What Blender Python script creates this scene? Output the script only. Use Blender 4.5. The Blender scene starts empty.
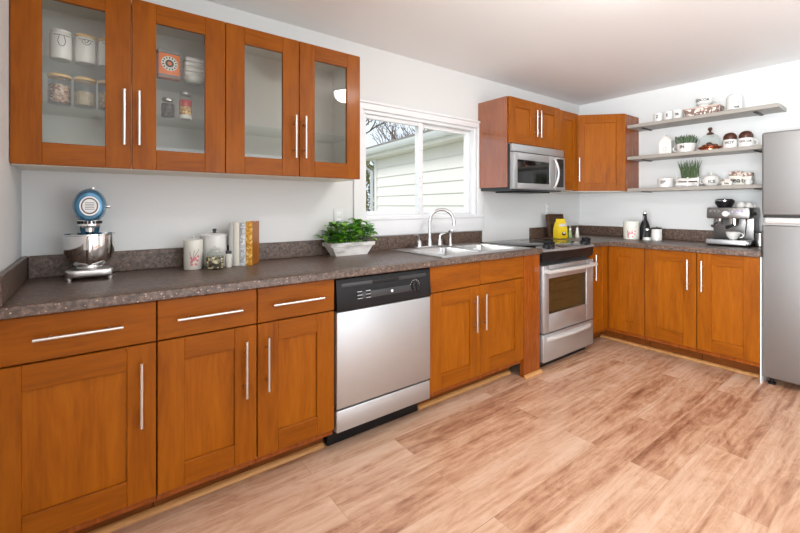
import bpy, bmesh, math, random
from mathutils import Vector, Matrix
random.seed(7)
SC = bpy.context.scene
COL = SC.collection
PI = math.pi

# ------------------------------------------------------------------ camera, sky, lights, exposure
cam_data = bpy.data.cameras.new('camera')
cam = bpy.data.objects.new('camera', cam_data)
COL.objects.link(cam)
cam_data.sensor_width = 36.0
cam_data.lens = 406.96 / 800 * 36
cam_data.shift_x = -(410.27 - 400) / 800
cam_data.shift_y = (205.63 - 266.5) / 800
cam_data.clip_start = 0.02
cam.location = (0, -2.4292, 1.2319)
cam.rotation_euler = (PI / 2, 0, math.radians(52.1857 - 90))
SC.camera = cam

SC.view_settings.view_transform = 'Standard'
SC.view_settings.look = 'None'
SC.view_settings.exposure = 0.2
SC.view_settings.gamma = 1.0
SC.view_settings.use_curve_mapping = False

world = bpy.data.worlds.new('sky')
SC.world = world
world.use_nodes = True
wn = world.node_tree
bg = wn.nodes['Background']
bg.inputs[0].default_value = (0.80, 0.89, 1.0, 1)
bg.inputs[1].default_value = 1.1

def area(name, loc, rot, sx, sy, power, color=(1, 1, 1)):
    d = bpy.data.lights.new(name, 'AREA')
    d.shape = 'RECTANGLE'; d.size = sx; d.size_y = sy
    d.energy = power; d.color = color
    o = bpy.data.objects.new(name, d); COL.objects.link(o)
    o.location = loc; o.rotation_euler = rot
    return o
# added fill lights at unseen patio door and left opening; sun through kitchen window
area('fill_light_rear', (1.75, -4.72, 1.15), (PI / 2 + .38, 0, 0), 2.3, 2.0, 42, (0.93, 0.97, 1.0))
lw = area('fill_light_left', (-2.36, -3.0, 1.2), (PI / 2 + .22, 0, -PI / 2 - .06), 2.2, 1.8, 128, (0.93, 0.97, 1.0))
lw.data.spread = math.radians(95)
sd = bpy.data.lights.new('sun', 'SUN'); sd.energy = 2.0; sd.angle = math.radians(20); sd.color = (1, 0.97, 0.92)
sun = bpy.data.objects.new('sun', sd); COL.objects.link(sun)
sun.rotation_euler = Vector((-0.6, 0.5, 0.66)).to_track_quat('Z', 'Y').to_euler()

# ------------------------------------------------------------------ materials
def srgb(r, g, b):
    f = lambda c: c / 12.92 if c <= 0.04045 else ((c + 0.055) / 1.055) ** 2.4
    return (f(r / 255), f(g / 255), f(b / 255), 1)

def mat(name, col, rough=0.5, metal=0.0, coat=0.0, emis=None, estr=0, spec=0.5):
    m = bpy.data.materials.new(name); m.use_nodes = True
    b = m.node_tree.nodes['Principled BSDF']
    b.inputs['Base Color'].default_value = col
    b.inputs['Roughness'].default_value = rough
    b.inputs['Metallic'].default_value = metal
    b.inputs['Coat Weight'].default_value = coat
    b.inputs['Coat Roughness'].default_value = 0.12
    b.inputs['Specular IOR Level'].default_value = spec
    if emis:
        b.inputs['Emission Color'].default_value = emis
        b.inputs['Emission Strength'].default_value = estr
    return m

def nd(m, t, **kw):
    n = m.node_tree.nodes.new(t)
    for k, v in kw.items(): setattr(n, k, v)
    return n
def lk(m, a, b): m.node_tree.links.new(a, b)
def ramp(m, stops):
    r = nd(m, 'ShaderNodeValToRGB')
    e = r.color_ramp.elements
    while len(e) < len(stops): e.new(0.5)
    for k, (p, c) in enumerate(stops):
        e[k].position = p; e[k].color = c
    return r
def coords(m, scale, obj=True, rnd=True):
    tc = nd(m, 'ShaderNodeTexCoord'); mp = nd(m, 'ShaderNodeMapping')
    mp.inputs['Scale'].default_value = scale
    if rnd:
        oi = nd(m, 'ShaderNodeObjectInfo'); mm = nd(m, 'ShaderNodeMath', operation='MULTIPLY'); mm.inputs[1].default_value = 37.0
        va = nd(m, 'ShaderNodeVectorMath', operation='ADD')
        lk(m, oi.outputs['Random'], mm.inputs[0])
        lk(m, tc.outputs['Object'], va.inputs[0]); lk(m, mm.outputs[0], va.inputs[1])
        lk(m, va.outputs[0], mp.inputs[0])
    else:
        lk(m, tc.outputs['Object'], mp.inputs[0])
    return mp.outputs[0]

def wood(name, axis, tones, rough=0.36, coat=0.05):
    m = mat(name, tones[1], rough, coat=coat, spec=0.15)
    b = m.node_tree.nodes['Principled BSDF']
    s = [16.0, 16.0, 16.0]; s[axis] = 2.2
    v = coords(m, tuple(s))
    n1 = nd(m, 'ShaderNodeTexNoise'); n1.inputs['Scale'].default_value = 1.0; n1.inputs['Detail'].default_value = 6; n1.inputs['Roughness'].default_value = 0.62
    n1.inputs['Distortion'].default_value = 0.9
    lk(m, v, n1.inputs['Vector'])
    s2 = [90.0] * 3; s2[axis] = 9.0
    v2 = coords(m, tuple(s2))
    n2 = nd(m, 'ShaderNodeTexNoise'); n2.inputs['Scale'].default_value = 1.0; n2.inputs['Detail'].default_value = 4
    lk(m, v2, n2.inputs['Vector'])
    mx = nd(m, 'ShaderNodeMix'); mx.inputs[0].default_value = 0.3
    lk(m, n1.outputs[0], mx.inputs[2]); lk(m, n2.outputs[0], mx.inputs[3])
    r = ramp(m, [(0.3, tones[0]), (0.5, tones[1]), (0.72, tones[2])])
    lk(m, mx.outputs[0], r.inputs[0]); lk(m, r.outputs[0], b.inputs['Base Color'])
    rr = nd(m, 'ShaderNodeMapRange'); rr.inputs[3].default_value = rough - 0.06; rr.inputs[4].default_value = rough + 0.1
    lk(m, n2.outputs[0], rr.inputs[0]); lk(m, rr.outputs[0], b.inputs['Roughness'])
    return m

MAPLE = [srgb(119, 59, 3), srgb(141, 75, 5), srgb(157, 88, 9)]
M = {}
M['wood_v'] = wood('stained maple vertical grain', 2, MAPLE)
M['wood_h'] = wood('stained maple horizontal grain', 0, [srgb(116, 57, 3), srgb(138, 73, 5), srgb(154, 86, 9)])
M['wood_p'] = wood('stained maple door panel', 2, [srgb(125, 63, 3), srgb(148, 80, 6), srgb(163, 93, 11)])
M['wood_side'] = wood('stained maple end panel', 2, [srgb(118, 56, 12), srgb(138, 68, 17), srgb(152, 80, 23)], 0.24, 0.4)
M['wood_gloss'] = wood('glossy maple end panel', 2, [srgb(122, 58, 16), srgb(140, 70, 22), srgb(152, 80, 28)], 0.2, 1.0)
M['wood_gloss'].node_tree.nodes['Principled BSDF'].inputs['Coat IOR'].default_value = 1.9
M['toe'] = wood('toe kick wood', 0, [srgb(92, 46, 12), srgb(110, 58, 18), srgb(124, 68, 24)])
M['trim_wood'] = wood('light oak quarter round', 0, [srgb(166, 114, 66), srgb(190, 138, 84), srgb(206, 156, 102)])
M['cork'] = wood('pale bamboo', 0, [srgb(190, 150, 90), srgb(214, 176, 112), srgb(226, 192, 132)], 0.5, 0)
M['basket_wood'] = wood('dark stained wood', 0, [srgb(60, 42, 30), srgb(82, 60, 44), srgb(100, 76, 56)], 0.5, 0)
M['white_wall'] = mat('white wall paint', srgb(217, 218, 217), 0.6)
M['ceiling'] = mat('ceiling paint', srgb(238, 238, 238), 0.7)
M['white_trim'] = mat('white trim paint', srgb(230, 231, 232), 0.35)
M['vinyl'] = mat('white vinyl', srgb(232, 234, 236), 0.3)
M['melamine'] = mat('pale melamine', srgb(226, 218, 204), 0.4)
M['cab_inside'] = mat('grey white melamine', srgb(224, 221, 213), 0.45)
M['black'] = mat('black plastic', srgb(20, 20, 22), 0.42, spec=0.3)
M['dark'] = mat('dark gap', srgb(10, 9, 9), 0.6)
M['darkgrey'] = mat('dark grey plastic', srgb(52, 54, 56), 0.35)
M['black_glass'] = mat('black ceramic glass', srgb(14, 13, 13), 0.06, spec=0.6)
M['chrome'] = mat('chrome', (0.82, 0.82, 0.82, 1), 0.08, 1)
M['nickel'] = mat('brushed nickel', (0.62, 0.605, 0.59, 1), 0.28, 1)
M['ceramic'] = mat('white glazed ceramic', srgb(224, 223, 219), 0.2, coat=0.3)
M['cream'] = mat('cream ceramic', srgb(224, 221, 210), 0.25, coat=0.3)
M['letter'] = mat('black lettering', srgb(36, 34, 34), 0.5)
M['grey_letter'] = mat('grey lettering', srgb(120, 118, 116), 0.5)
M['white_mark'] = mat('white marking', srgb(232, 232, 232), 0.5)
M['pink'] = mat('pink blossom paint', srgb(222, 130, 140), 0.4)
M['bark'] = mat('grey bark', srgb(104, 84, 70), 0.9)
M['copper'] = mat('copper', srgb(214, 138, 104), 0.22, 1)
M['chocolate'] = mat('chocolate brown', srgb(74, 40, 26), 0.35)
M['leaf'] = mat('bright basil leaf', srgb(116, 178, 36), 0.4)
M['leaf_dark'] = mat('deep basil leaf', srgb(52, 118, 26), 0.4)
M['succulent'] = mat('dark succulent leaf', srgb(62, 84, 52), 0.5)
M['grass'] = mat('grey green grass blade', srgb(84, 104, 72), 0.5)
M['soil'] = mat('potting soil', srgb(52, 40, 30), 0.9)
M['yellow'] = mat('yellow packet', srgb(238, 206, 40), 0.35)
M['orange'] = mat('orange tin', srgb(226, 112, 24), 0.4)
M['gold'] = mat('golden book cloth', srgb(214, 150, 40), 0.45)
M['brown_cover'] = mat('amber brown book cover', srgb(164, 96, 20), 0.4)
M['paper'] = mat('paper', srgb(236, 230, 216), 0.8)
M['grey_book'] = mat('grey book cloth', srgb(186, 186, 184), 0.6)
M['cream_book'] = mat('cream book cloth', srgb(226, 222, 210), 0.6)
M['blue_grey'] = mat('pale blue grey book cloth', srgb(200, 204, 208), 0.6)
M['towel'] = mat('white towel', srgb(216, 214, 210), 0.95)
M['red'] = mat('red label', srgb(190, 60, 56), 0.5)
M['bean'] = mat('mixed bean', srgb(196, 150, 112), 0.6)
M['rice'] = mat('pale grain', srgb(214, 190, 154), 0.7)
M['pasta'] = mat('yellow pasta', srgb(206, 164, 88), 0.6)
M['pepper'] = mat('dark peppercorn', srgb(66, 58, 50), 0.7)
M['shelf'] = mat('grey shelf laminate', srgb(158, 152, 144), 0.4)
M['fixture'] = mat('lamp glass', srgb(255, 250, 240), 0.3, emis=(1, 0.985, 0.95, 1), estr=80)
M['plaid'] = mat('woven basket plaid', srgb(200, 176, 162), 0.8)
M['roof'] = mat('grey roof shingle', srgb(150, 146, 142), 0.9)
M['ground'] = mat('lawn', srgb(120, 124, 84), 0.95)
M['bush'] = mat('yellow green bush leaf', srgb(142, 140, 66), 0.8)
M['olive'] = mat('olive tree leaf', srgb(112, 116, 60), 0.8)
M['blue_enamel'] = mat('blue enamel', srgb(58, 120, 156), 0.2, metal=0.35, coat=0.6)
M['fridge_side'] = mat('fridge grey side', srgb(120, 120, 122), 0.5)
M['bronze'] = mat('bronze oven interior', srgb(176, 154, 118), 0.5)
M['silver'] = mat('satin silver plastic', srgb(205, 203, 200), 0.4, 0.3)
M['purple'] = mat('lit button', srgb(190, 170, 210), 0.3)

def steel(name, col, rough, axis):
    m = mat(name, col, rough, 0.86)
    b = m.node_tree.nodes['Principled BSDF']
    s = [3.0, 3.0, 3.0]
    for a in range(3):
        if a != axis: s[a] = 260.0
    v = coords(m, tuple(s))
    n = nd(m, 'ShaderNodeTexNoise'); n.inputs['Scale'].default_value = 1; n.inputs['Detail'].default_value = 3
    lk(m, v, n.inputs['Vector'])
    r = nd(m, 'ShaderNodeMapRange'); r.inputs[3].default_value = rough - 0.07; r.inputs[4].default_value = rough + 0.1
    lk(m, n.outputs[0], r.inputs[0]); lk(m, r.outputs[0], b.inputs['Roughness'])
    bp = nd(m, 'ShaderNodeBump'); bp.inputs['Strength'].default_value = 0.06; bp.inputs['Distance'].default_value = 0.002
    lk(m, n.outputs[0], bp.inputs['Height']); lk(m, bp.outputs[0], b.inputs['Normal'])
    return m
M['steel'] = steel('brushed stainless steel', (0.52, 0.53, 0.54, 1), 0.42, 0)
M['steel_v'] = steel('brushed fridge steel', (0.29, 0.287, 0.284, 1), 0.42, 0)
M['steel_dark'] = steel('dark brushed steel', (0.22, 0.215, 0.21, 1), 0.32, 0)
M['faucet'] = mat('pale satin faucet metal', (0.60, 0.60, 0.60, 1), 0.25, 1.0)
M['sink_steel'] = steel('satin sink steel', (0.60, 0.60, 0.60, 1), 0.3, 0)

def glass(name, tint=(1, 1, 1, 1), refl=1.0, ior=1.45):
    m = bpy.data.materials.new(name); m.use_nodes = True
    t = m.node_tree; t.nodes.clear()
    o = t.nodes.new('ShaderNodeOutputMaterial'); mx = t.nodes.new('ShaderNodeMixShader')
    tr = t.nodes.new('ShaderNodeBsdfTransparent'); gl = t.nodes.new('ShaderNodeBsdfGlossy')
    fr = t.nodes.new('ShaderNodeFresnel'); fr.inputs[0].default_value = ior
    mu = t.nodes.new('ShaderNodeMath'); mu.operation = 'MULTIPLY'; mu.inputs[1].default_value = refl; mu.use_clamp = True
    tr.inputs[0].default_value = tint; gl.inputs['Roughness'].default_value = 0.02
    ge = t.nodes.new('ShaderNodeNewGeometry'); ff = t.nodes.new('ShaderNodeMath'); ff.operation = 'SUBTRACT'; ff.inputs[0].default_value = 1.0
    m2 = t.nodes.new('ShaderNodeMath'); m2.operation = 'MULTIPLY'
    t.links.new(ge.outputs['Backfacing'], ff.inputs[1]); t.links.new(fr.outputs[0], mu.inputs[0]); t.links.new(mu.outputs[0], m2.inputs[0]); t.links.new(ff.outputs[0], m2.inputs[1])
    t.links.new(m2.outputs[0], mx.inputs[0])
    t.links.new(tr.outputs[0], mx.inputs[1]); t.links.new(gl.outputs[0], mx.inputs[2])
    t.links.new(mx.outputs[0], o.inputs[0])
    return m
M['pane'] = glass('clear window glass', (0.98, 0.99, 0.99, 1))
M['cab_glass'] = glass('cabinet door glass', (0.93, 0.945, 0.935, 1), 1.6)
M['jar_glass'] = glass('jar glass', (0.93, 0.95, 0.94, 1), 1.2)
M['shelf_glass'] = glass('green edged shelf glass', (0.95, 0.98, 0.965, 1), 0.6)
M['oven_glass'] = glass('bronze oven glass', (0.62, 0.59, 0.52, 1), 1.3)

def granite():
    m = mat('brown speckled laminate', srgb(92, 78, 70), 0.42, coat=0.3)
    m.node_tree.nodes['Principled BSDF'].inputs['Coat Roughness'].default_value = 0.36
    b = m.node_tree.nodes['Principled BSDF']
    v = coords(m, (1, 1, 1), rnd=False)
    n = nd(m, 'ShaderNodeTexNoise'); n.inputs['Scale'].default_value = 55; n.inputs['Detail'].default_value = 5; n.inputs['Roughness'].default_value = 0.7
    lk(m, v, n.inputs['Vector'])
    r = ramp(m, [(0.32, srgb(38, 27, 21)), (0.47, srgb(78, 60, 49)), (0.6, srgb(108, 87, 74)), (0.72, srgb(134, 106, 90))])
    lk(m, n.outputs[0], r.inputs[0])
    vo = nd(m, 'ShaderNodeTexVoronoi'); vo.inputs['Scale'].default_value = 120
    lk(m, v, vo.inputs['Vector'])
    sep = nd(m, 'ShaderNodeSeparateColor'); lk(m, vo.outputs['Color'], sep.inputs[0])
    lt = nd(m, 'ShaderNodeMath', operation='LESS_THAN'); lt.inputs[1].default_value = 0.34; lk(m, vo.outputs['Distance'], lt.inputs[0])
    gt = nd(m, 'ShaderNodeMath', operation='GREATER_THAN'); gt.inputs[1].default_value = 0.82; lk(m, sep.outputs[0], gt.inputs[0])
    mu = nd(m, 'ShaderNodeMath', operation='MULTIPLY'); lk(m, lt.outputs[0], mu.inputs[0]); lk(m, gt.outputs[0], mu.inputs[1])
    sp = ramp(m, [(0.0, srgb(160, 128, 112)), (0.5, srgb(134, 90, 72)), (1.0, srgb(190, 162, 144))])
    lk(m, sep.outputs[1], sp.inputs[0])
    mx = nd(m, 'ShaderNodeMix', data_type='RGBA')
    lk(m, mu.outputs[0], mx.inputs[0]); lk(m, r.outputs[0], mx.inputs[6]); lk(m, sp.outputs[0], mx.inputs[7])
    lk(m, mx.outputs[2], b.inputs['Base Color'])
    return m
M['granite'] = granite()

def floor_mat():
    m = mat('rustic oak laminate planks', srgb(206, 160, 122), 0.33, coat=0.0)
    b = m.node_tree.nodes['Principled BSDF']
    tc = nd(m, 'ShaderNodeTexCoord')
    br = nd(m, 'ShaderNodeTexBrick')
    br.inputs['Scale'].default_value = 1; br.inputs['Brick Width'].default_value = 1.25; br.inputs['Row Height'].default_value = 0.17
    br.inputs['Mortar Size'].default_value = 0.0012; br.inputs['Mortar Smooth'].default_value = 0.3
    br.inputs['Color1'].default_value = (0, 0, 0, 1); br.inputs['Color2'].default_value = (1, 1, 1, 1); br.inputs['Mortar'].default_value = (0.5, 0.5, 0.5, 1)
    br.offset = 0.37; br.offset_frequency = 2
    lk(m, tc.outputs['Object'], br.inputs['Vector'])
    sep = nd(m, 'ShaderNodeSeparateColor'); lk(m, br.outputs['Color'], sep.inputs[0])
    w = nd(m, 'ShaderNodeMath', operation='MULTIPLY'); w.inputs[1].default_value = 23.0; lk(m, sep.outputs[0], w.inputs[0])
    def noise(scale, sc, det, dist, rough=0.6):
        mp = nd(m, 'ShaderNodeMapping'); mp.inputs['Scale'].default_value = scale; lk(m, tc.outputs['Object'], mp.inputs[0])
        n = nd(m, 'ShaderNodeTexNoise', noise_dimensions='4D')
        n.inputs['Scale'].default_value = sc; n.inputs['Detail'].default_value = det; n.inputs['Distortion'].default_value = dist; n.inputs['Roughness'].default_value = rough
        lk(m, mp.outputs[0], n.inputs['Vector']); lk(m, w.outputs[0], n.inputs['W'])
        return n.outputs[0]
    big = noise((0.55, 5.5, 1), 1.3, 4, 0.6)         # broad darker bands along the plank
    fine = noise((4, 120, 1), 1.0, 3, 0.3)           # straight pores
    knot = noise((1.3, 4.5, 1), 2.2, 8, 2.2, 0.74)    # knots and swirls
    mp = nd(m, 'ShaderNodeMapping'); mp.inputs['Scale'].default_value = (0.45, 3.2, 1); lk(m, tc.outputs['Object'], mp.inputs[0])
    wo = nd(m, 'ShaderNodeVectorMath', operation='ADD'); lk(m, mp.outputs[0], wo.inputs[0]); lk(m, w.outputs[0], wo.inputs[1])
    wv = nd(m, 'ShaderNodeTexWave', wave_type='BANDS', bands_direction='Y'); wv.inputs['Scale'].default_value = 2.4; wv.inputs['Distortion'].default_value = 11.0
    wv.inputs['Detail'].default_value = 3.0; wv.inputs['Detail Scale'].default_value = 1.1; lk(m, wo.outputs[0], wv.inputs['Vector'])
    def madd(a, k, c=None):
        n = nd(m, 'ShaderNodeMath', operation='MULTIPLY_ADD'); n.inputs[1].default_value = k; n.inputs[2].default_value = 0
        lk(m, a, n.inputs[0])
        if c is not None: lk(m, c, n.inputs[2])
        return n.outputs[0]
    acc = madd(big, 0.40); acc = madd(knot, 0.34, acc); acc = madd(fine, 0.13, acc); acc = madd(wv.outputs['Fac'], 0.03, acc); acc = madd(sep.outputs[0], 0.07, acc)
    class _o: outputs = [acc]
    sh = _o
    r = ramp(m, [(0.32, srgb(108, 68, 50)), (0.395, srgb(158, 110, 84)), (0.46, srgb(194, 150, 120)), (0.53, srgb(212, 175, 148)), (0.66, srgb(226, 199, 177))])
    lk(m, sh.outputs[0], r.inputs[0])
    mx = nd(m, 'ShaderNodeMix', data_type='RGBA'); mx.inputs[7].default_value = srgb(110, 72, 48)
    fm = nd(m, 'ShaderNodeMath', operation='MULTIPLY'); fm.inputs[1].default_value = 0.35; lk(m, br.outputs['Fac'], fm.inputs[0])
    lk(m, fm.outputs[0], mx.inputs[0]); lk(m, r.outputs[0], mx.inputs[6]); lk(m, mx.outputs[2], b.inputs['Base Color'])
    rr = nd(m, 'ShaderNodeMapRange'); rr.inputs[3].default_value = 0.26; rr.inputs[4].default_value = 0.48
    lk(m, big, rr.inputs[0]); lk(m, rr.outputs[0], b.inputs['Roughness'])
    bp = nd(m, 'ShaderNodeBump'); bp.inputs['Strength'].default_value = 0.15; bp.inputs['Distance'].default_value = 0.002
    lk(m, fine, bp.inputs['Height']); lk(m, bp.outputs[0], b.inputs['Normal'])
    return m
M['floor'] = floor_mat()

def siding_mat():
    return mat('cream lap siding', srgb(240, 236, 230), 0.6)
M['siding'] = siding_mat()

def whitewash():
    m = mat('whitewashed planter', srgb(226, 224, 220), 0.6)
    b = m.node_tree.nodes['Principled BSDF']
    v = coords(m, (8, 8, 26))
    n = nd(m, 'ShaderNodeTexNoise'); n.inputs['Scale'].default_value = 1; n.inputs['Detail'].default_value = 6
    lk(m, v, n.inputs['Vector'])
    r = ramp(m, [(0.3, srgb(176, 172, 166)), (0.5, srgb(226, 224, 220)), (0.7, srgb(240, 240, 238))])
    lk(m, n.outputs[0], r.inputs[0]); lk(m, r.outputs[0], b.inputs['Base Color'])
    return m
M['whitewash'] = whitewash()

def speckle(name, c1, c2, c3, scale):
    m = mat(name, c1, 0.6)
    b = m.node_tree.nodes['Principled BSDF']
    v = coords(m, (1, 1, 1))
    vo = nd(m, 'ShaderNodeTexVoronoi'); vo.inputs['Scale'].default_value = scale; lk(m, v, vo.inputs['Vector'])
    sep = nd(m, 'ShaderNodeSeparateColor'); lk(m, vo.outputs['Color'], sep.inputs[0])
    r = ramp(m, [(0.2, c1), (0.5, c2), (0.8, c3)]); r.color_ramp.interpolation = 'CONSTANT'
    lk(m, sep.outputs[0], r.inputs[0]); lk(m, r.outputs[0], b.inputs['Base Color'])
    bp = nd(m, 'ShaderNodeBump'); bp.inputs['Strength'].default_value = 0.6; bp.inputs['Distance'].default_value = 0.004; bp.invert = True
    lk(m, vo.outputs['Distance'], bp.inputs['Height']); lk(m, bp.outputs[0], b.inputs['Normal'])
    return m
M['beans'] = speckle('pinkish mixed beans', srgb(150, 100, 74), srgb(206, 160, 130), srgb(226, 190, 160), 130)
M['grain'] = speckle('pale grain', srgb(196, 168, 132), srgb(216, 190, 156), srgb(226, 204, 172), 260)
M['noodles'] = speckle('golden cereal', srgb(170, 120, 60), srgb(206, 160, 92), srgb(224, 190, 130), 130)
M['peppers'] = speckle('dark peppercorns', srgb(40, 34, 30), srgb(72, 62, 54), srgb(104, 92, 80), 180)
M['nuts'] = speckle('dark and cream beans', srgb(54, 44, 30), srgb(150, 132, 88), srgb(214, 202, 160), 90)
M['gold_pat'] = speckle('golden spine pattern', srgb(196, 132, 26), srgb(222, 166, 58), srgb(236, 206, 130), 110)
M['grey_pat'] = speckle('grey spine pattern', srgb(176, 180, 184), srgb(204, 208, 212), srgb(226, 228, 230), 110)
M['basket'] = speckle('woven check cloth', srgb(130, 106, 96), srgb(214, 196, 184), srgb(238, 228, 220), 70)

# ------------------------------------------------------------------ mesh builder
class MB:
    def __init__(s): s.bm = bmesh.new()
    def _add(s, t, mi, X=None):
        if X is not None: bmesh.ops.transform(t, matrix=X, verts=t.verts)
        mp = {}
        for v in t.verts: mp[v] = s.bm.verts.new(v.co)
        for f in t.faces:
            try:
                g = s.bm.faces.new([mp[v] for v in f.verts]); g.material_index = mi if mi is not None else f.material_index
            except ValueError: pass
        t.free()
    def box(s, a, b, mi=0, bev=0.0, seg=2, X=None):
        t = bmesh.new()
        lo = [min(a[i], b[i]) for i in range(3)]; hi = [max(a[i], b[i]) for i in range(3)]
        vs = [t.verts.new((x, y, z)) for x in (lo[0], hi[0]) for y in (lo[1], hi[1]) for z in (lo[2], hi[2])]
        for f in ((0, 1, 3, 2), (4, 6, 7, 5), (0, 4, 5, 1), (2, 3, 7, 6), (0, 2, 6, 4), (1, 5, 7, 3)):
            t.faces.new([vs[i] for i in f])
        if bev > 0:
            bev = min(bev, 0.45 * min(hi[i] - lo[i] for i in range(3)))
            bmesh.ops.bevel(t, geom=list(t.edges), offset=bev, segments=seg, affect='EDGES', profile=0.5)
        s._add(t, mi, X); return s
    def prism(s, poly, z0, z1, mi=0, bev=0.0, seg=2, X=None):
        t = bmesh.new()
        lo = [t.verts.new((x, y, z0)) for x, y in poly]; hi = [t.verts.new((x, y, z1)) for x, y in poly]
        n = len(poly)
        t.faces.new(lo[::-1]); t.faces.new(hi)
        for i in range(n): t.faces.new((lo[i], lo[(i + 1) % n], hi[(i + 1) % n], hi[i]))
        if bev > 0: bmesh.ops.bevel(t, geom=list(t.edges), offset=bev, segments=seg, affect='EDGES', profile=0.5)
        s._add(t, mi, X); return s
    def loft(s, secs, mi=0, closed=True, caps=True, X=None, loop=False):
        t = bmesh.new()
        R = [[t.verts.new(p) for p in sec] for sec in secs]
        n = len(secs[0]); m = len(R)
        for k in range(m if loop else m - 1):
            A, B = R[k], R[(k + 1) % m]
            for i in range(n if closed else n - 1):
                j = (i + 1) % n
                t.faces.new((A[i], A[j], B[j], B[i]))
        if caps and closed and not loop:
            t.faces.new(R[0][::-1]); t.faces.new(R[-1])
        s._add(t, mi, X); return s
    def lathe(s, prof, c=(0, 0, 0), seg=28, mi=0, X=None, sx=1, sy=1):
        t = bmesh.new(); rings = []
        for r, z in prof:
            if r < 1e-6: rings.append([t.verts.new((c[0], c[1], c[2] + z))])
            else: rings.append([t.verts.new((c[0] + sx * r * math.cos(2 * PI * k / seg), c[1] + sy * r * math.sin(2 * PI * k / seg), c[2] + z)) for k in range(seg)])
        for A, B in zip(rings, rings[1:]):
            for k in range(seg):
                j = (k + 1) % seg
                if len(A) == 1 and len(B) == 1: break
                if len(A) == 1: t.faces.new((A[0], B[j], B[k]))
                elif len(B) == 1: t.faces.new((A[k], A[j], B[0]))
                else: t.faces.new((A[k], A[j], B[j], B[k]))
        s._add(t, mi, X); return s
    def tube(s, pts, r, seg=10, mi=0, X=None):
        pts = [Vector(p) for p in pts]; n = len(pts)
        rs = r if isinstance(r, (list, tuple)) else [r] * n
        secs = []; up = None
        for i in range(n):
            d = (pts[min(i + 1, n - 1)] - pts[max(i - 1, 0)]).normalized()
            if up is None:
                up = d.orthogonal().normalized()
            up = (up - d * up.dot(d)).normalized()
            w = d.cross(up)
            secs.append([pts[i] + rs[i] * (math.cos(2 * PI * k / seg) * up + math.sin(2 * PI * k / seg) * w) for k in range(seg)])
        return s.loft(secs, mi, X=X)
    def poly(s, pts, mi=0, X=None):
        t = bmesh.new(); t.faces.new([t.verts.new(p) for p in pts]); s._add(t, mi, X); return s
    def build(s, name, mats, parent=None, loc=None, rot=None, smooth=35):
        bmesh.ops.recalc_face_normals(s.bm, faces=s.bm.faces)
        me = bpy.data.meshes.new(name); s.bm.to_mesh(me); s.bm.free()
        for m in (mats if isinstance(mats, (list, tuple)) else [mats]): me.materials.append(M[m] if isinstance(m, str) else m)
        if smooth:
            for p in me.polygons: p.use_smooth = True
            me.set_sharp_from_angle(angle=math.radians(smooth))
        o = bpy.data.objects.new(name, me); COL.objects.link(o)
        if parent is not None: o.parent = parent
        if loc is not None: o.location = loc
        if rot is not None: o.rotation_euler = rot
        return o

def tag(o, label, cat, group=None, kind=None):
    if label: o['label'] = label
    if cat: o['category'] = cat
    if group: o['group'] = group
    if kind: o['kind'] = kind
    return o
def thing(name, label, cat, loc=(0, 0, 0), rz=0.0, group=None):
    o = bpy.data.objects.new(name, None); COL.objects.link(o)
    o.empty_display_size = 0.05
    o.location = loc; o.rotation_euler = (0, 0, rz)
    return tag(o, label, cat, group)
def struct(mb, name, mats, label, cat, parent=None, smooth=35):
    o = mb.build(name, mats, parent, smooth=smooth)
    if parent is None: tag(o, label, cat, kind='structure')
    return o
def dup(root, loc, rz, label, group=None):
    r = root.copy(); COL.objects.link(r); r.location = loc; r.rotation_euler = (0, 0, rz); r['label'] = label
    if group: r['group'] = group
    for ch in list(root.children):
        c = ch.copy(); COL.objects.link(c); c.parent = r
        for g in list(ch.children):
            d = g.copy(); COL.objects.link(d); d.parent = c
    return r
def T(x, y, z): return Matrix.Translation((x, y, z))
def RX(a): return Matrix.Rotation(a, 4, 'X')
def RY(a): return Matrix.Rotation(a, 4, 'Y')
def RZ(a): return Matrix.Rotation(a, 4, 'Z')

def text_bm(txt, size, ext=0.0006):
    cu = bpy.data.curves.new('t', 'FONT'); cu.body = txt; cu.size = size; cu.extrude = ext
    cu.offset = size * .03; cu.align_x = 'CENTER'; cu.align_y = 'CENTER'; cu.resolution_u = 2
    o = bpy.data.objects.new('t', cu); COL.objects.link(o)
    dg = bpy.context.evaluated_depsgraph_get()
    me = bpy.data.meshes.new_from_object(o.evaluated_get(dg))
    b = bmesh.new(); b.from_mesh(me)
    bpy.data.objects.remove(o); bpy.data.curves.remove(cu); bpy.data.meshes.remove(me)
    return b
def add_text_flat(mb, txt, size, X, mi=0):
    mb._add(text_bm(txt, size), mi, X)
def add_text_round(mb, txt, size, r, z, ang, mi=0, c=(0, 0), sx=1, bulge=0.0):
    """text wrapped on a cylinder of radius r (local), centred on direction ang"""
    b = text_bm(txt, size)
    bmesh.ops.subdivide_edges(b, edges=[e for e in b.edges if e.calc_length() > 0.006], cuts=2)
    for v in b.verts:
        a = ang + v.co.x / r; rr = r + 0.0004 + v.co.z
        v.co = Vector((c[0] + rr * math.cos(a), c[1] + rr * math.sin(a), z + v.co.y))
    mb._add(b, mi)

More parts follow.
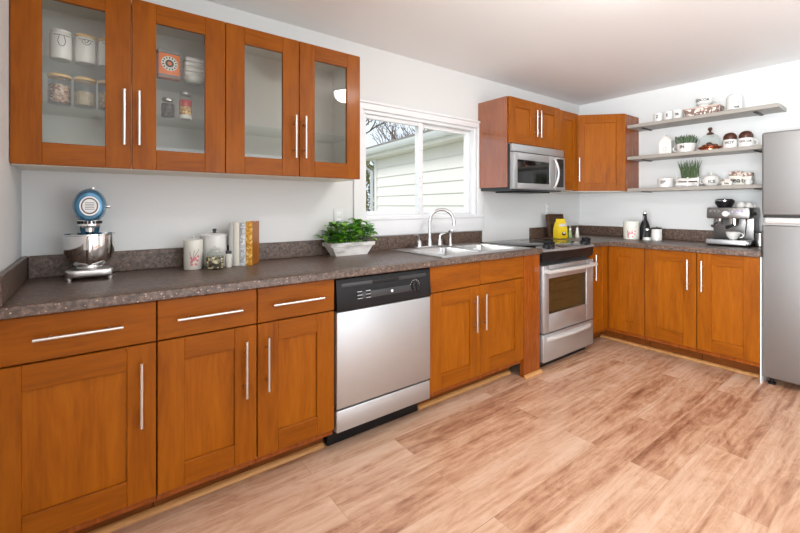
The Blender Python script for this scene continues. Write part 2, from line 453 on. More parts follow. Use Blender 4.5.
# ------------------------------------------------------------------ the room
L = 4.273; XL = -0.25; H = 2.347; XW = -2.4; YR = -4.6
WX0, WX1, WZ0, WZ1 = 1.462, 2.61, 1.135, 1.905
f = MB(); f.box((XW - .1, YR - .1, -0.1), (L + .1, 0.14, 0)); struct(f, 'floor', 'floor', 'rustic oak laminate plank floor', 'floor')
f = MB(); f.box((XW - .1, YR - .1, H), (L + .1, 0.14, H + .1)); struct(f, 'ceiling', 'ceiling', 'plain off white ceiling', 'ceiling')
f = MB()
f.box((XL - .1, 0, 0), (WX0, .14, H)); f.box((WX1, 0, 0), (L, .14, H)); f.box((WX0, 0, 0), (WX1, .14, WZ0)); f.box((WX0, 0, WZ1), (WX1, .14, H))
struct(f, 'wall_back', 'white_wall', 'white wall with the window over the sink', 'wall')
f = MB(); f.box((L, YR, 0), (L + .1, 0.14, H)); struct(f, 'wall_right', 'white_wall', 'white wall behind the open shelves', 'wall')
f = MB(); f.box((XL - .1, -1.45, 0), (XL, 0, H)); f.box((XW, -1.45, 0), (XL - .1, -1.35, H)); struct(f, 'wall_left', 'white_wall', 'white wall at the left end of the counter', 'wall')  # unseen forward length extended to shade the left cabinets
PX0, PX1, PZ1 = 0.5, 3.0, 2.1
f = MB(); f.box((XW, YR - .1, 0), (PX0, YR, H)); f.box((PX1, YR - .1, 0), (L, YR, H)); f.box((PX0, YR - .1, PZ1), (PX1, YR, H))
struct(f, 'wall_rear', 'white_wall', 'white wall behind the camera with the patio door', 'wall')
f = MB(); f.box((XW - .1, YR, 0), (XW, -4.2, H)); f.box((XW - .1, -1.8, 0), (XW, -1.35, H)); f.box((XW - .1, -4.2, 2.15), (XW, -1.8, H)); f.box((XW - .1, -4.2, 0), (XW, -1.8, .25))
struct(f, 'wall_far_left', 'white_wall', 'white wall of the adjoining dining end', 'wall')
# patio door frame
f = MB()
for x0 in (PX0, (PX0 + PX1) / 2 - .04, PX1 - .07): f.box((x0, YR - .08, 0.0), (x0 + .07, YR - .02, PZ1), 0, .004)
f.box((PX0, YR - .08, PZ1 - .07), (PX1, YR - .02, PZ1)); f.box((PX0, YR - .08, 0), (PX1, YR - .02, .07))
struct(f, 'door_1', 'vinyl', 'white sliding patio door behind the camera', 'door')

# window over the sink
w = thing('window_1', 'white vinyl sliding window over the sink', 'window', (0, 0, 0)); w['kind'] = 'structure'
f = MB()
f.box((1.392, -.016, 1.9), (2.686, -.001, 1.952), 0, .003); f.box((1.392, -.016, 1.018), (2.686, -.001, 1.14), 0, .003)
f.box((1.392, -.0155, 1.13), (1.463, -.001, 1.91), 0, .003); f.box((2.606, -.0155, 1.13), (2.686, -.001, 1.91), 0, .003)
f.box((1.380, -.028, 1.944), (2.698, -.001, 1.962), 0, .004)
f.box((1.40, -.024, 1.128), (2.68, -.001, 1.146), 0, .004)
f.build('casing', 'white_trim', w)
f = MB()
t_ = .028
f.box((WX0 + .001, .002, WZ0 + .001), (WX0 + t_, .1, WZ1 - .001), 0, .003); f.box((WX1 - t_, .002, WZ0 + .001), (WX1 - .001, .1, WZ1 - .001), 0, .003)
f.box((WX0 + t_, .002, WZ1 - t_), (WX1 - t_, .1, WZ1 - .001), 0, .003); f.box((WX0 + t_, .002, WZ0 + .001), (WX1 - t_, .1, WZ0 + t_), 0, .003)
f.build('frame', 'vinyl', w)
def sash(x0, x1, y0, y1, z0, z1, k, kl, kr):
    f = MB(); f.box((x0, y0, z0), (x0 + kl, y1, z1), 0, .004); f.box((x1 - kr, y0, z0), (x1, y1, z1), 0, .004)
    f.box((x0 + kl, y0, z0), (x1 - kr, y1, z0 + k), 0, .004); f.box((x0 + kl, y0, z1 - k), (x1 - kr, y1, z1), 0, .004)
    s_ = f.build('sash', 'vinyl', w)
    g = MB(); ym = (y0 + y1) / 2; g.box((x0 + kl - .003, ym - .003, z0 + k - .003), (x1 - kr + .003, ym + .003, z1 - k + .003)); g.build('glass_pane', 'pane', s_)
    return s_
sash(WX0 + t_, 2.03, .022, .05, WZ0 + t_, WZ1 - t_, .03, .02, .045)
sash(1.995, WX1 - t_, .056, .084, WZ0 + t_, WZ1 - t_, .03, .045, .045)
f = MB(); f.box((1.995, .012, 1.42), (2.015, .022, 1.46), 0, .003); f.box((1.995, .012, 1.66), (2.015, .022, 1.70), 0, .003); f.build('latch', 'vinyl', w)

# quarter round trims
def quarter(path, name, label):
    f = MB(); r = .02
    (x0, y0), (x1, y1) = path
    d = Vector((x1 - x0, y1 - y0, 0)); ln = d.length; d.normalize(); n = Vector((d.y, -d.x, 0))
    prof = [(0, 0)] + [(r * math.cos(a), r * math.sin(a)) for a in [i * PI / 12 for i in range(7)]]
    f.loft([[Vector((x, y, 0.001)) + n * p + Vector((0, 0, q)) for p, q in prof] for x, y in ((x0, y0), (x1, y1))])
    struct(f, name, 'trim_wood', label, 'trim')
TK = -.503
quarter(((XL + .002, TK - .002), (.925, TK - .002)), 'trim_1', 'light quarter round along the left cabinets')
quarter(((1.545, TK - .002), (2.41, TK - .002)), 'trim_2', 'light quarter round under the sink cabinet')
quarter(((2.42, -.634), (2.615, -.634)), 'trim_3', 'short light quarter round at the filler panel')
quarter(((L - .505, -.505), (L - .505, -1.69)), 'trim_4', 'light quarter round along the right hand cabinets')

# ------------------------------------------------------------------ cabinets
def shaker(x0, x1, z0, z1, yf, st=.09, rt=.085, rb=.09, sl=None, sr=None, t=.02, glassy=False):
    """front face at y = yf - t (toward -y)"""
    sl = sl or st; sr = sr or st
    f = MB(); b = .0018
    f.box((x0, yf - t, z0), (x0 + sl, yf, z1), 0, b, 1); f.box((x1 - sr, yf - t, z0), (x1, yf, z1), 0, b, 1)
    f.box((x0 + sl, yf - t + .0005, z0), (x1 - sr, yf, z0 + rb), 1, b, 1); f.box((x0 + sl, yf - t + .0005, z1 - rt), (x1 - sr, yf, z1), 1, b, 1)
    if not glassy: f.box((x0 + sl - .004, yf - t + .011, z0 + rb - .004), (x1 - sr + .004, yf - .003, z1 - rt + .004), 2)
    return f
def bar(p0, p1, out=.032, r=.0062, inset=.045):
    """bar handle along p0-p1, standing off toward -y; posts go back to y = p.y"""
    p0 = Vector(p0); p1 = Vector(p1); d = (p1 - p0).normalized(); o = Vector((0, -out, 0))
    f = MB(); f.tube([p0 + o, p1 + o], r, 12)
    for q in (p0 + d * inset, p1 - d * inset): f.tube([q, q + o], r * .75, 8)
    return f
HG = 'satin nickel bar handles'
def add_door(root, x0, x1, z0, z1, yf, handle=None, **kw):
    gl = kw.get('glassy', False)
    d = shaker(x0, x1, z0, z1, yf, **kw).build('door', ['wood_v', 'wood_h', 'wood_p'], root)
    if gl:
        st = kw.get('st', .09); rt = kw.get('rt', .085); rb = kw.get('rb', .09); sl = kw.get('sl') or st; sr = kw.get('sr') or st
        g = MB(); g.box((x0 + sl - .004, yf - .012, z0 + rb - .004), (x1 - sr + .004, yf - .008, z1 - rt + .004)); g.build('glass_pane', 'cab_glass', d)
    if handle:
        hx, h0, h1 = handle
        bar((hx, yf - .0195, h0), (hx, yf - .0195, h1)).build('handle', 'nickel', d)
    return d
def add_drawer(root, x0, x1, z0, z1, yf, handle=None):
    f = MB(); f.box((x0, yf - .02, z0), (x1, yf, z1), 0, .0018, 1); d = f.build('drawer_front', 'wood_h', root)
    if handle: bar((handle[0], yf - .0195, handle[2]), (handle[1], yf - .0195, handle[2]), inset=.04).build('handle', 'nickel', d)
    return d
CT = .8755; ZB = .137; ZG = .7194; ZD = .872
def base_cabinet(label, x0, x1, drawers, doors, loc=(0, 0, 0), rz=0, toe=True, sinkbase=False):
    r = thing('base_cabinet', label, 'cabinet', loc, rz, 'base cabinets along the counters')
    f = MB()
    if sinkbase:
        f.box((x0 + .001, -.608, .105), (x1 - .001, -.022, .735)); f.box((x0 + .001, -.608, .735), (x0 + .017, -.022, CT - .001)); f.box((x1 - .017, -.6, .735), (x1 - .001, -.57, CT - .001)); f.box((x0 + .017, -.608, .735), (x1 - .001, -.592, CT - .001))
    else: f.box((x0 + .001, -.608, .105), (x1 - .001, -.022, CT - .001))
    f.build('carcass', 'wood_side', r)
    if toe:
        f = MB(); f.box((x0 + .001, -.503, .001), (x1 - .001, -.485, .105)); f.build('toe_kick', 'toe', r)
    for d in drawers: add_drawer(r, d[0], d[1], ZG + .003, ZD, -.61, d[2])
    for d in doors: add_door(r, d[0], d[1], ZB, ZG - .003, -.61, d[2], **d[3])
    return r
g_ = .0018
base_cabinet('stained maple base cabinet at the left wall, widest drawer of the left run', XL + .003, .1865, [(XL + .004, .1855 - g_, (-.157, .082, .799))], [(XL + .004, .1855 - g_, (.136, .421, .657), dict(sl=.06))])
base_cabinet('maple drawer and door cabinet second from the left wall, door handle on its right', .187, .5575, [(.187 + g_, .5565 - g_, (.251, .489, .795))], [(.187 + g_, .5565 - g_, (.506, .422, .661), {})])
base_cabinet('stained maple drawer and door cabinet beside the dishwasher, handle on its left', .558, .928, [(.558 + g_, .926, (.618, .86, .7955))], [(.558 + g_, .926, (.598, .426, .659), {})])
base_cabinet('two door stained maple cabinet under the sink', 1.54, 2.422, [(1.541, 1.968 - g_, None), (1.968 + g_, 2.421, None)],
             [(1.541, 1.968 - g_, (1.909, .43, .663), {}), (1.968 + g_, 2.421, (1.994, .431, .664), {})], sinkbase=True)
f = MB(); f.box((2.424, -.632, .001), (2.612, -.595, CT - .001), 0, .0015, 1)
tag(f.build('filler_panel', 'wood_side'), 'tall plain maple filler panel between the sink cabinet and the range', 'panel')
# corner base: two narrow doors meeting in the inside corner
r = thing('corner_base_cabinet', 'corner maple base cabinet right of the range with two narrow doors', 'cabinet', (0, 0, 0))
f = MB(); f.prism([(3.357, -.022), (3.357, -.608), (L - .608, -.608), (L - .608, -.936), (L - .022, -.936), (L - .022, -.022)], .105, CT - .001); f.build('carcass', 'wood_side', r)
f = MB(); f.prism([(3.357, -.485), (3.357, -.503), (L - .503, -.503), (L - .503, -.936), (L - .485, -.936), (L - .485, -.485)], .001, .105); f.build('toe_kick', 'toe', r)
add_door(r, 3.36, L - .632, ZB, ZD, -.61, (3.378, .59, .812))
dB = MB()
d_ = shaker(.638, .936, ZB, ZD, -.61); X = T(L, 0, 0) @ RZ(-PI / 2)
bmesh.ops.transform(d_.bm, matrix=X, verts=d_.bm.verts)
d_.build('door', ['wood_v', 'wood_v', 'wood_p'], r)
RB = -PI / 2
base_cabinet('full height door maple base cabinet on the right wall, handle at its right edge', .939, 1.311, [], [], (L, 0, 0), RB)
rB = [o for o in bpy.data.objects if o.name.startswith('base_cabinet')][-1]
def last(prefix): return [o for o in COL.objects if o.name.startswith(prefix)][-1]
add_door(last('base_cabinet'), .939 + g_, 1.311 - g_, ZB, ZD, -.61, (1.257, .581, .815))
base_cabinet('full height door maple base cabinet beside the fridge, handle at its left edge', 1.3125, 1.686, [], [], (L, 0, 0), RB)
add_door(last('base_cabinet'), 1.3125 + g_, 1.686 - g_, ZB, ZD, -.61, (1.35, .581, .815))
f = MB(); f.box((L - .63, -1.694, .001), (L - .022, -1.688, CT - .001)); tag(f.build('end_panel', 'white_trim'), 'narrow white end panel between the right cabinets and the fridge', 'panel')

# uppers
def upper_cabinet(label, x0, x1, z0, z1, doors, shelves=(), inside='cab_inside', depth=.33, under='melamine', endpanel=False, group='wall cabinets'):
    r = thing('wall_cabinet', label, 'cabinet', (0, 0, 0), 0, group)
    f = MB(); t = .016
    f.box((x0, -depth, z0), (x0 + t, -.002, z1), 0); f.box((x1 - t, -depth, z0), (x1, -.002, z1), 0)
    f.box((x0 + t, -depth, z1 - t), (x1 - t, -.002, z1), 0); f.box((x0 + t, -depth, z0), (x1 - t, -.002, z0 + t), 1)
    f.box((x0 + t, -.010, z0 + t), (x1 - t, -.002, z1 - t), 0)
    f.build('carcass', [inside, under], r)
    for z in shelves:
        g = MB(); g.box((x0 + t + .001, -depth + .02, z - .008), (x1 - t - .001, -.011, z)); g.build('glass_shelf', 'shelf_glass', r)
    for d in doors: add_door(r, d[0], d[1], z0 + .002, z1 - .002, -depth - .02, d[2], **d[3])
    if endpanel:
        f = MB(); f.box((x0 - .012, -depth - .02, endpanel), (x0 - .0005, -.002, z1), 0, .001, 1); f.build('end_panel', 'wood_gloss', r)
    return r
UZ0, UZ1 = 1.387, 2.120
UD = .293
gl = dict(glassy=True, st=.088, rt=.083, rb=.087)
upper_cabinet('glass door maple wall cabinet at the left wall, full of jars', XL + .002, .4985, UZ0, UZ1,
              [(XL + .003, .125 - g_, (.098, 1.486, 1.717), gl), (.125 + g_, .498, (.150, 1.488, 1.718), gl)], (1.645, 1.828), depth=UD)
upper_cabinet('glass door maple wall cabinet left of the window, nearly empty', .5005, 1.249, UZ0, UZ1,
              [(.501, .871 - g_, (.842, 1.484, 1.711), gl), (.871 + g_, 1.249, (.897, 1.486, 1.712), gl)], (1.645,), depth=UD)
sm = dict(st=.077, rt=.077, rb=.077)
upper_cabinet('short two door maple wall cabinet above the microwave', 2.640, 3.352, 1.740, 2.118,
              [(2.639, 2.994 - g_, (2.970, 1.815, 2.040), sm), (2.994 + g_, 3.352, (3.026, 1.815, 2.045), sm)], depth=UD, inside='wood_side', endpanel=1.382)
upper_cabinet('narrow maple wall cabinet right of the microwave', 3.39, 3.660, 1.374, 2.110, [(3.356, 3.660, None, sm)], depth=UD, inside='wood_side')
# diagonal corner wall cabinet
UC1 = 2.103
r = thing('corner_wall_cabinet', 'angled single door maple wall cabinet in the corner', 'cabinet', (0, 0, 0))
A0 = Vector((3.669, -.296)); B0 = Vector((L - .299, -.628))
f = MB(); f.prism([(A0.x, -.003), (A0.x, A0.y), (B0.x, B0.y), (L - .003, B0.y), (L - .003, -.003)], 1.372, UC1, 0); f.build('carcass', 'wood_side', r)
f = MB(); f.prism([(A0.x + .02, -.02), (A0.x + .02, A0.y + .02), (B0.x - .02, B0.y + .03), (L - .02, B0.y + .02), (L - .02, -.02)], 1.366, 1.372, 0); f.build('underside', 'melamine', r)
e_ = B0 - A0; ang = math.atan2(e_.y, e_.x); wl = e_.length
d_ = shaker(.004, wl - .002, 1.373, UC1 - .002, 0, st=.08, rt=.08, rb=.075); Xd = T(A0.x, A0.y, 0) @ RZ(ang)
bmesh.ops.transform(d_.bm, matrix=Xd, verts=d_.bm.verts); dd = d_.build('door', ['wood_v', 'wood_v', 'wood_p'], r)
h_ = bar((.032, -.0195, 1.463), (.032, -.0195, 1.689)); bmesh.ops.transform(h_.bm, matrix=Xd, verts=h_.bm.verts); h_.build('handle', 'nickel', dd)

# ------------------------------------------------------------------ countertops
def slab(mb, x0, x1, y0, y1): mb.box((x0, y0, CT), (x1, y1, .914))
SX0, SX1, SY0, SY1 = 1.70, 2.50, -.575, -.09      # sink cutout
r = thing('countertop', 'brown speckled laminate countertop running under the window with the sink in it', 'countertop', (0, 0, 0))
f = MB()
def front(x0, x1):                                 # front edge strip with rounded nose, along x
    pr = [(-.55, CT), (-.646, CT), (-.65, CT + .004), (-.65, .906), (-.6475, .9115), (-.642, .914), (-.55, .914)]
    f.loft([[(x, y, z) for y, z in pr] for x in (x0, x1)])
front(XL + .002, SX0); front(SX1, 2.617)
slab(f, XL + .002, SX0, -.55, -.002); slab(f, SX1, 2.617, -.55, -.002); slab(f, SX0, SX1, SY1, -.002)
pr = [(SY0, CT), (-.646, CT), (-.65, CT + .004), (-.65, .906), (-.6475, .9115), (-.642, .914), (SY0, .914)]
f.loft([[(x, y, z) for y, z in pr] for x in (SX0, SX1)])
f.build('worktop', 'granite', r)
f = MB(); f.box((XL + .022, -.022, .9142), (2.66, -.002, 1.012), 0, .003, 1); f.box((XL + .002, -.64, .9142), (XL + .021, -.002, 1.012), 0, .003, 1); f.build('backsplash', 'granite', r)
r = thing('countertop', 'brown speckled laminate countertop wrapping the corner to the fridge', 'countertop', (0, 0, 0))
f = MB(); f.prism([(3.352, -.002), (3.352, -.65), (L - .65, -.65), (L - .65, -1.694), (L - .002, -1.694), (L - .002, -.002)], CT, .914, 0, .003, 1); f.build('worktop', 'granite', r)
f = MB(); f.box((3.352, -.022, .9142), (L - .023, -.002, 1.015), 0, .003, 1); f.box((L - .022, -1.694, .9142), (L - .002, -.002, 1.015), 0, .003, 1); f.build('backsplash', 'granite', r)

# ------------------------------------------------------------------ sink and faucet
r = thing('kitchen_sink', 'double bowl stainless steel sink set in the counter under the window', 'sink', (0, 0, 0))
f = MB(); zt = .9215
ox0, ox1, oy0, oy1 = 1.66, 2.53, -.605, -.065
b1 = (1.725, 2.075, -.55, -.165); b2 = (2.115, 2.465, -.55, -.165)
def rim(x0, x1, y0, y1): f.box((x0, y0, .9145), (x1, y1, zt), 0)
rim(ox0, ox1, oy0, -.55); rim(ox0, ox1, -.165, oy1); rim(ox0, b1[0], -.55, -.165); rim(b1[1], b2[0], -.55, -.165); rim(b2[1], ox1, -.55, -.165)
f.build('rim', 'sink_steel', r)
for (x0, x1, y0, y1) in (b1, b2):
    f = MB(); secs = []
    def rr(ins, z, rad):
        a0, a1, c0, c1 = x0 + ins, x1 - ins, y0 + ins, y1 - ins; out = []
        for cx, cy, s in ((a1 - rad, c1 - rad, 0), (a0 + rad, c1 - rad, 1), (a0 + rad, c0 + rad, 2), (a1 - rad, c0 + rad, 3)):
            for k in range(5):
                a = (s + k / 4) * PI / 2; out.append((cx + rad * math.cos(a), cy + rad * math.sin(a), z))
        return out
    secs = [rr(-.001, zt + .0004, .045), rr(.004, zt - .006, .045), rr(.012, .78, .05), rr(.03, .762, .06), rr(.12, .757, .05)]
    f.loft(secs, 0, caps=False); f.poly(secs[-1]); f.build('bowl', 'sink_steel', r)
    f = MB(); f.lathe([(0, .002), (.03, .002), (.04, 0)], ((x0 + x1) / 2, (y0 + y1) / 2, .758)); f.build('drain', 'darkgrey', r)
r = thing('kitchen_faucet', 'high arc white faucet with two lever handles behind the sink', 'faucet', (1.978, -.115, .9217))
f = MB(); f.prism([(-.13 + .025 * 0, -.025), (.13, -.025), (.14, 0), (.13, .025), (-.13, .025), (-.14, 0)], 0, .012, 0, .004); f.build('base_plate', 'faucet', r)
f = MB(); f.lathe([(.022, .012), (.02, .03), (.016, .05), (.0135, .07), (0, .07)])
pts = [(0, 0, .05), (0, 0, .13), (0, 0, .188)]
dx, dy = .72, -.60
for k in range(1, 13):
    a = PI - k * PI * 1.08 / 12; R_ = .097
    s = R_ + R_ * math.cos(a); pts.append((dx * s, dy * s, .185 + R_ * math.sin(a)))
f.tube(pts, [.0125] * 3 + [.0118] * 11 + [.0135], 14); f.build('spout', 'faucet', r)
for sx in (-1, 1):
    f = MB(); f.lathe([(.022, .012), (.019, .04), (.014, .055), (0, .06)], (sx * .1, 0, 0))
    f.tube([(sx * .1, 0, .05), (sx * .103, 0, .08), (sx * .115, -.004, .094), (sx * .15, -.012, .098)], [.010, .009, .008, .007], 10); f.build('lever_handle', 'faucet', r)
r = thing('side_sprayer', 'white pull out sprayer standing right of the faucet', 'sprayer', (2.19, -.115, .9217))
f = MB(); f.lathe([(.02, 0), (.02, .01), (.013, .02), (.011, .06), (.013, .1), (.016, .115), (0, .118)]); f.build('body', 'faucet', r)
f = MB(); f.tube([(0, 0, .1), (-.004, -.012, .118), (-.01, -.028, .122)], [.013, .012, .012], 10); f.build('spray_head', 'faucet', r)

# ------------------------------------------------------------------ dishwasher
r = thing('dishwasher', 'stainless dishwasher with black control panel between maple cabinets', 'dishwasher', (0, 0, 0))
DX0, DX1 = .931, 1.537
f = MB(); f.box((DX0 + .004, -.60, .11), (DX1 - .004, -.03, CT - .002)); f.build('body', 'black', r)
f = MB(); f.box((DX0 + .003, -.643, .232), (DX1 - .003, -.603, .708), 0, .006); f.build('door', 'steel', r)
f = MB(); f.box((DX0 + .003, -.640, .116), (DX1 - .003, -.603, .224), 0, .006); f.build('lower_panel', 'steel', r)
f = MB(); f.box((DX0 + .008, -.53, .002), (DX1 - .008, -.49, .108), 0, .004); f.build('toe_panel', 'black', r)
f = MB()
pr = [(-.603, .712), (-.646, .712), (-.648, .72), (-.636, .85), (-.63, .866), (-.603, .866)]
f.loft([[(x, y, z) for y, z in pr] for x in (DX0 + .003, DX1 - .003)])
cp = f.build('control_panel', 'black', r)
# recessed handle band, buttons, dial, marks
def pz(z): return -.648 + (z - .72) * (.012 / .13)
f = MB(); f.box((DX0 + .03, pz(.84) - .002, .826), (DX1 - .03, pz(.84) + .006, .846), 0, .003); f.build('vent_slot', 'darkgrey', cp)
f = MB(); f.box((DX0 + .21, pz(.835) - .004, .826), (DX0 + .38, pz(.835) + .006, .848), 0, .003); f.build('latch', 'dark', cp)
f = MB()
X = T(DX0 + .36, pz(.775) - .002, .775)
f.box((-.24, 0, -.018), (.16, .004, .018), 0, .006, 2, X); f.build('button_strip', 'darkgrey', cp)
f = MB()
f.lathe([(0, .003), (.007, .003), (.008, 0)], X=T(DX0 + .33, pz(.775) - .002, .776) @ RX(PI / 2), seg=16); f.build('indicator', 'white_mark', cp)
f = MB()
for bx in (.115, .165):
    for zz in (.785, .768):
        f.box((DX0 + bx, pz(zz) - .004, zz - .006), (DX0 + bx + .03, pz(zz) + .002, zz + .006), 0, .002)
f.build('button', 'black', cp)
f = MB()
for bx in (.115, .165):
    for zz in (.796, .779, .762):
        for k in range(4): f.box((DX0 + bx + .003 + k * .007, pz(zz) - .0045, zz - .0012), (DX0 + bx + .008 + k * .007, pz(zz), zz + .0012))
f.box((DX0 + .1, pz(.85) - .002, .8375), (DX0 + .19, pz(.85) + .001, .8405))
f.build('button_print', 'white_mark', cp)
f = MB()
for k in range(13):
    a = -PI * .8 + k * PI * 1.6 / 12
    f.box((-.0012, 0, .029), (.0012, .001, .034), 0, X=T(DX0 + .487, pz(.785) - .0025, .785) @ RY(a))
f.build('dial_print', 'white_mark', cp)
f = MB(); Xk = T(DX0 + .487, pz(.785), .785) @ RX(PI / 2)
f.lathe([(.026, 0), (.025, .012), (.022, .014), (0, .014)], X=Xk); f.box((-.004, -.022, .012), (.004, .022, .024), 0, .002, X=Xk); f.build('dial', 'dark', cp)

# ------------------------------------------------------------------ range
RX0 = 2.6215; RW = .726
r = thing('range', 'slide in stainless electric range with smooth black cooktop', 'stove', (RX0, 0, 0))
f = MB(); f.box((.004, -.60, .03), (RW - .004, -.035, .906)); f.build('body', 'darkgrey', r)
f = MB(); f.box((0.001, -.585, .9075), (RW - .001, -.032, .918), 0, .003); f.build('cooktop', 'black_glass', r)
def bow(s): return .03 * (1 - (2 * s - 1) ** 2)
N = 14
f = MB(); secs = []
for k in range(N + 1):
    s = k / N; b_ = bow(s); x = .004 + (RW - .008) * s
    secs.append([(x, -.586, .906), (x, -.586, .921), (x, -.655 - b_, .903), (x, -.664 - b_, .894), (x, -.655 - b_, .886), (x, -.60, .886)])
f.loft(secs); cpn = f.build('control_panel', 'steel', r)
f = MB(); secs = []
for k in range(N + 1):
    s = k / N; b_ = bow(s); x = .004 + (RW - .008) * s
    secs.append([(x, -.60, .886), (x, -.655 - b_, .886), (x, -.650 - b_ * .7, .83), (x, -.640, .805), (x, -.60, .805)])
f.loft(secs); f.build('front_band', 'black', r)
for kx, ky in ((.07, 0), (.125, .004), (.60, .004), (.655, 0)):
    f = MB(); zc = .9135; Xk = T(kx, -.628 - bow(kx / RW) * .4, zc) @ RX(math.radians(14))
    f.lathe([(.029, 0), (.028, .02), (.023, .026), (0, .026)], X=Xk, seg=20); f.box((-.007, -.025, .022), (.007, .025, .052), 0, .003, X=Xk); f.build('knob', 'black', r)
f = MB(); Xp = T(.36, -.632, .9145) @ RX(math.radians(14.5))
f.box((-.13, -.03, -.002), (.13, .028, .002), 0, .001, X=Xp); f.build('touch_display', 'black_glass', r)
f = MB()
for i in range(6):
    for j in range(2): f.box((-.115 + i * .04, -.02 + j * .024, .0021), (-.09 + i * .04, -.006 + j * .024, .0028), X=Xp)
f.build('display_key', 'grey_letter', r)
# oven door with window
oz0, oz1 = .278, .782; ox0_, ox1_, wz0, wz1 = .075, .61, .415, .682
f = MB(); yf0, yf1 = -.655, -.603
f.box((.006, yf0, oz0), (ox0_, yf1, oz1), 0, .004); f.box((ox1_, yf0, oz0), (RW - .006, yf1, oz1), 0, .004)
f.box((ox0_, yf0 + .0004, oz0), (ox1_, yf1, wz0), 0, .003); f.box((ox0_, yf0 + .0004, wz1), (ox1_, yf1, oz1), 0, .003)
od = f.build('oven_door', 'steel', r)
f = MB(); f.box((ox0_ - .003, yf0 + .006, wz0 - .003), (ox1_ + .003, yf0 + .01, wz1 + .003)); f.build('window_pane', 'oven_glass', od)
f = MB(); f.box((ox0_ - .01, yf1 - .006, wz0 - .01), (ox1_ + .01, yf1 - .001, wz1 + .01)); f.build('inner_panel', 'bronze', od)
f = MB()
for z in (.49, .56, .63):
    f.tube([(ox0_ + .01, yf1 - .014, z), (ox1_ - .01, yf1 - .014, z)], .002, 6)
for i in range(12): f.tube([(ox0_ + .03 + i * .044, yf1 - .018, .555), (ox0_ + .03 + i * .044, yf1 - .018, .565)], .0015, 6)
f.build('oven_rack', 'nickel', od)
f = MB()
hp = [(.02 + (RW - .04) * k / 16, yf0 - .03 - .012 * math.sin(PI * k / 16), .742) for k in range(17)]
secs = [[(x, y - .013, z - .012), (x, y - .016, z), (x, y - .013, z + .012), (x, y + .004, z + .014), (x, y + .004, z - .014)] for x, y, z in hp]
f.loft(secs); f.box((.02, yf0 - .03, .728), (.06, yf0 + .002, .756), 0, .004); f.box((RW - .06, yf0 - .03, .728), (RW - .02, yf0 + .002, .756), 0, .004)
f.build('handle', 'silver', od)
f = MB(); f.box((.006, yf0, .062), (RW - .006, yf1, .268), 0, .005); dr = f.build('drawer', 'steel', r)
f = MB(); secs = []
for k in range(15):
    s = k / 14; x = .05 + (RW - .1) * s; a = math.sin(PI * s) ** .6
    secs.append([(x, yf0 + .001, .205), (x, yf0 - .002 - .03 * a, .22), (x, yf0 - .004 - .034 * a, .232), (x, yf0 - .002 - .026 * a, .242), (x, yf0 + .001, .246)])
f.loft(secs); f.build('handle', 'silver', dr)
f = MB(); f.box((.02, -.59, .001), (RW - .02, -.55, .06)); f.build('toe_kick', 'black', r)
f = MB()
for bx, by, br in ((.2, -.42, .10), (.54, -.42, .075), (.2, -.17, .075), (.54, -.17, .10)):
    f = MB(); rad = br; f.lathe([(rad - .0015, .9182), (rad - .0015, .9185), (rad, .9185), (rad, .9182)], (bx, by, 0), 40); f.build('burner_ring', 'grey_letter', r)

# ------------------------------------------------------------------ microwave
r = thing('microwave', 'stainless over the range microwave under the short wall cabinet', 'microwave', (2.648, 0, 1.356))
MW = .738; MH = .378; my = -.325
f = MB(); f.box((0, my, 0), (MW, -.004, MH), 0, .003); f.build('body', 'darkgrey', r)
f = MB(); f.box((.004, my - .006, .008), (.012, my + .05, MH - .01)); f.build('side_strip', 'nickel', r)
f = MB(); f.box((.0, my - .03, MH - .062), (MW, my - .001, MH), 0, .005)
tv = f.build('vent_panel', 'steel', r)
f = MB(); f.box((.004, my - .026, MH - .067), (MW - .004, my - .006, MH - .062)); f.build('vent_slot', 'dark', tv)
DW_ = .586
f = MB(); y0, y1 = my - .042, my - .002
wx0, wx1, wz0, wz1 = .052, .495, .062, .25
f.box((0, y0, .012), (wx0, y1, MH - .068), 0, .006); f.box((wx1, y0, .012), (DW_, y1, MH - .068), 0, .006)
f.box((wx0 - .004, y0 + .0006, .012), (wx1 + .004, y1, wz0), 0, .006); f.box((wx0 - .004, y0 + .0006, wz1), (wx1 + .004, y1, MH - .068), 0, .006)
dm = f.build('door', 'steel', r)
f = MB(); f.box((wx0 - .004, y0 + .004, wz0 - .004), (wx1 + .004, y0 + .02, wz1 + .004)); f.build('window_pane', 'black_glass', dm)
f = MB(); hp = []
for k in range(15):
    s = k / 14; hp.append((.548 + .012 * math.sin(PI * s), y0 - .045 * math.sin(PI * s) ** .55 - .001, .03 + s * .26))
secs = [[(x - .012, y, z), (x - .006, y - .008, z), (x + .006, y - .008, z), (x + .012, y, z), (x, y + .006, z)] for x, y, z in hp]
f.loft(secs); f.build('handle', 'silver', dm)
f = MB(); f.box((DW_ + .002, y0, .012), (MW, y1, MH - .068), 0, .006); pn = f.build('control_panel', 'steel', r)
f = MB(); f.box((DW_ + .018, y0 - .002, .04), (MW - .028, y0 + .01, MH - .085), 0, .003); f.build('keypad', 'black', pn)
f = MB()
for i in range(3):
    for j in range(7): f.box((DW_ + .027 + i * .03, y0 - .003, .052 + j * .023), (DW_ + .05 + i * .03, y0, .066 + j * .023), 0)
f.build('key', 'darkgrey', pn)
f = MB(); f.box((DW_ + .027, y0 - .003, .222), (MW - .038, y0, .262)); f.build('display', 'dark', pn)
f = MB(); f.box((.15, -.30, -.012), (.60, -.05, -.0005), 0, .003); f.build('underside_vent', 'black', r)

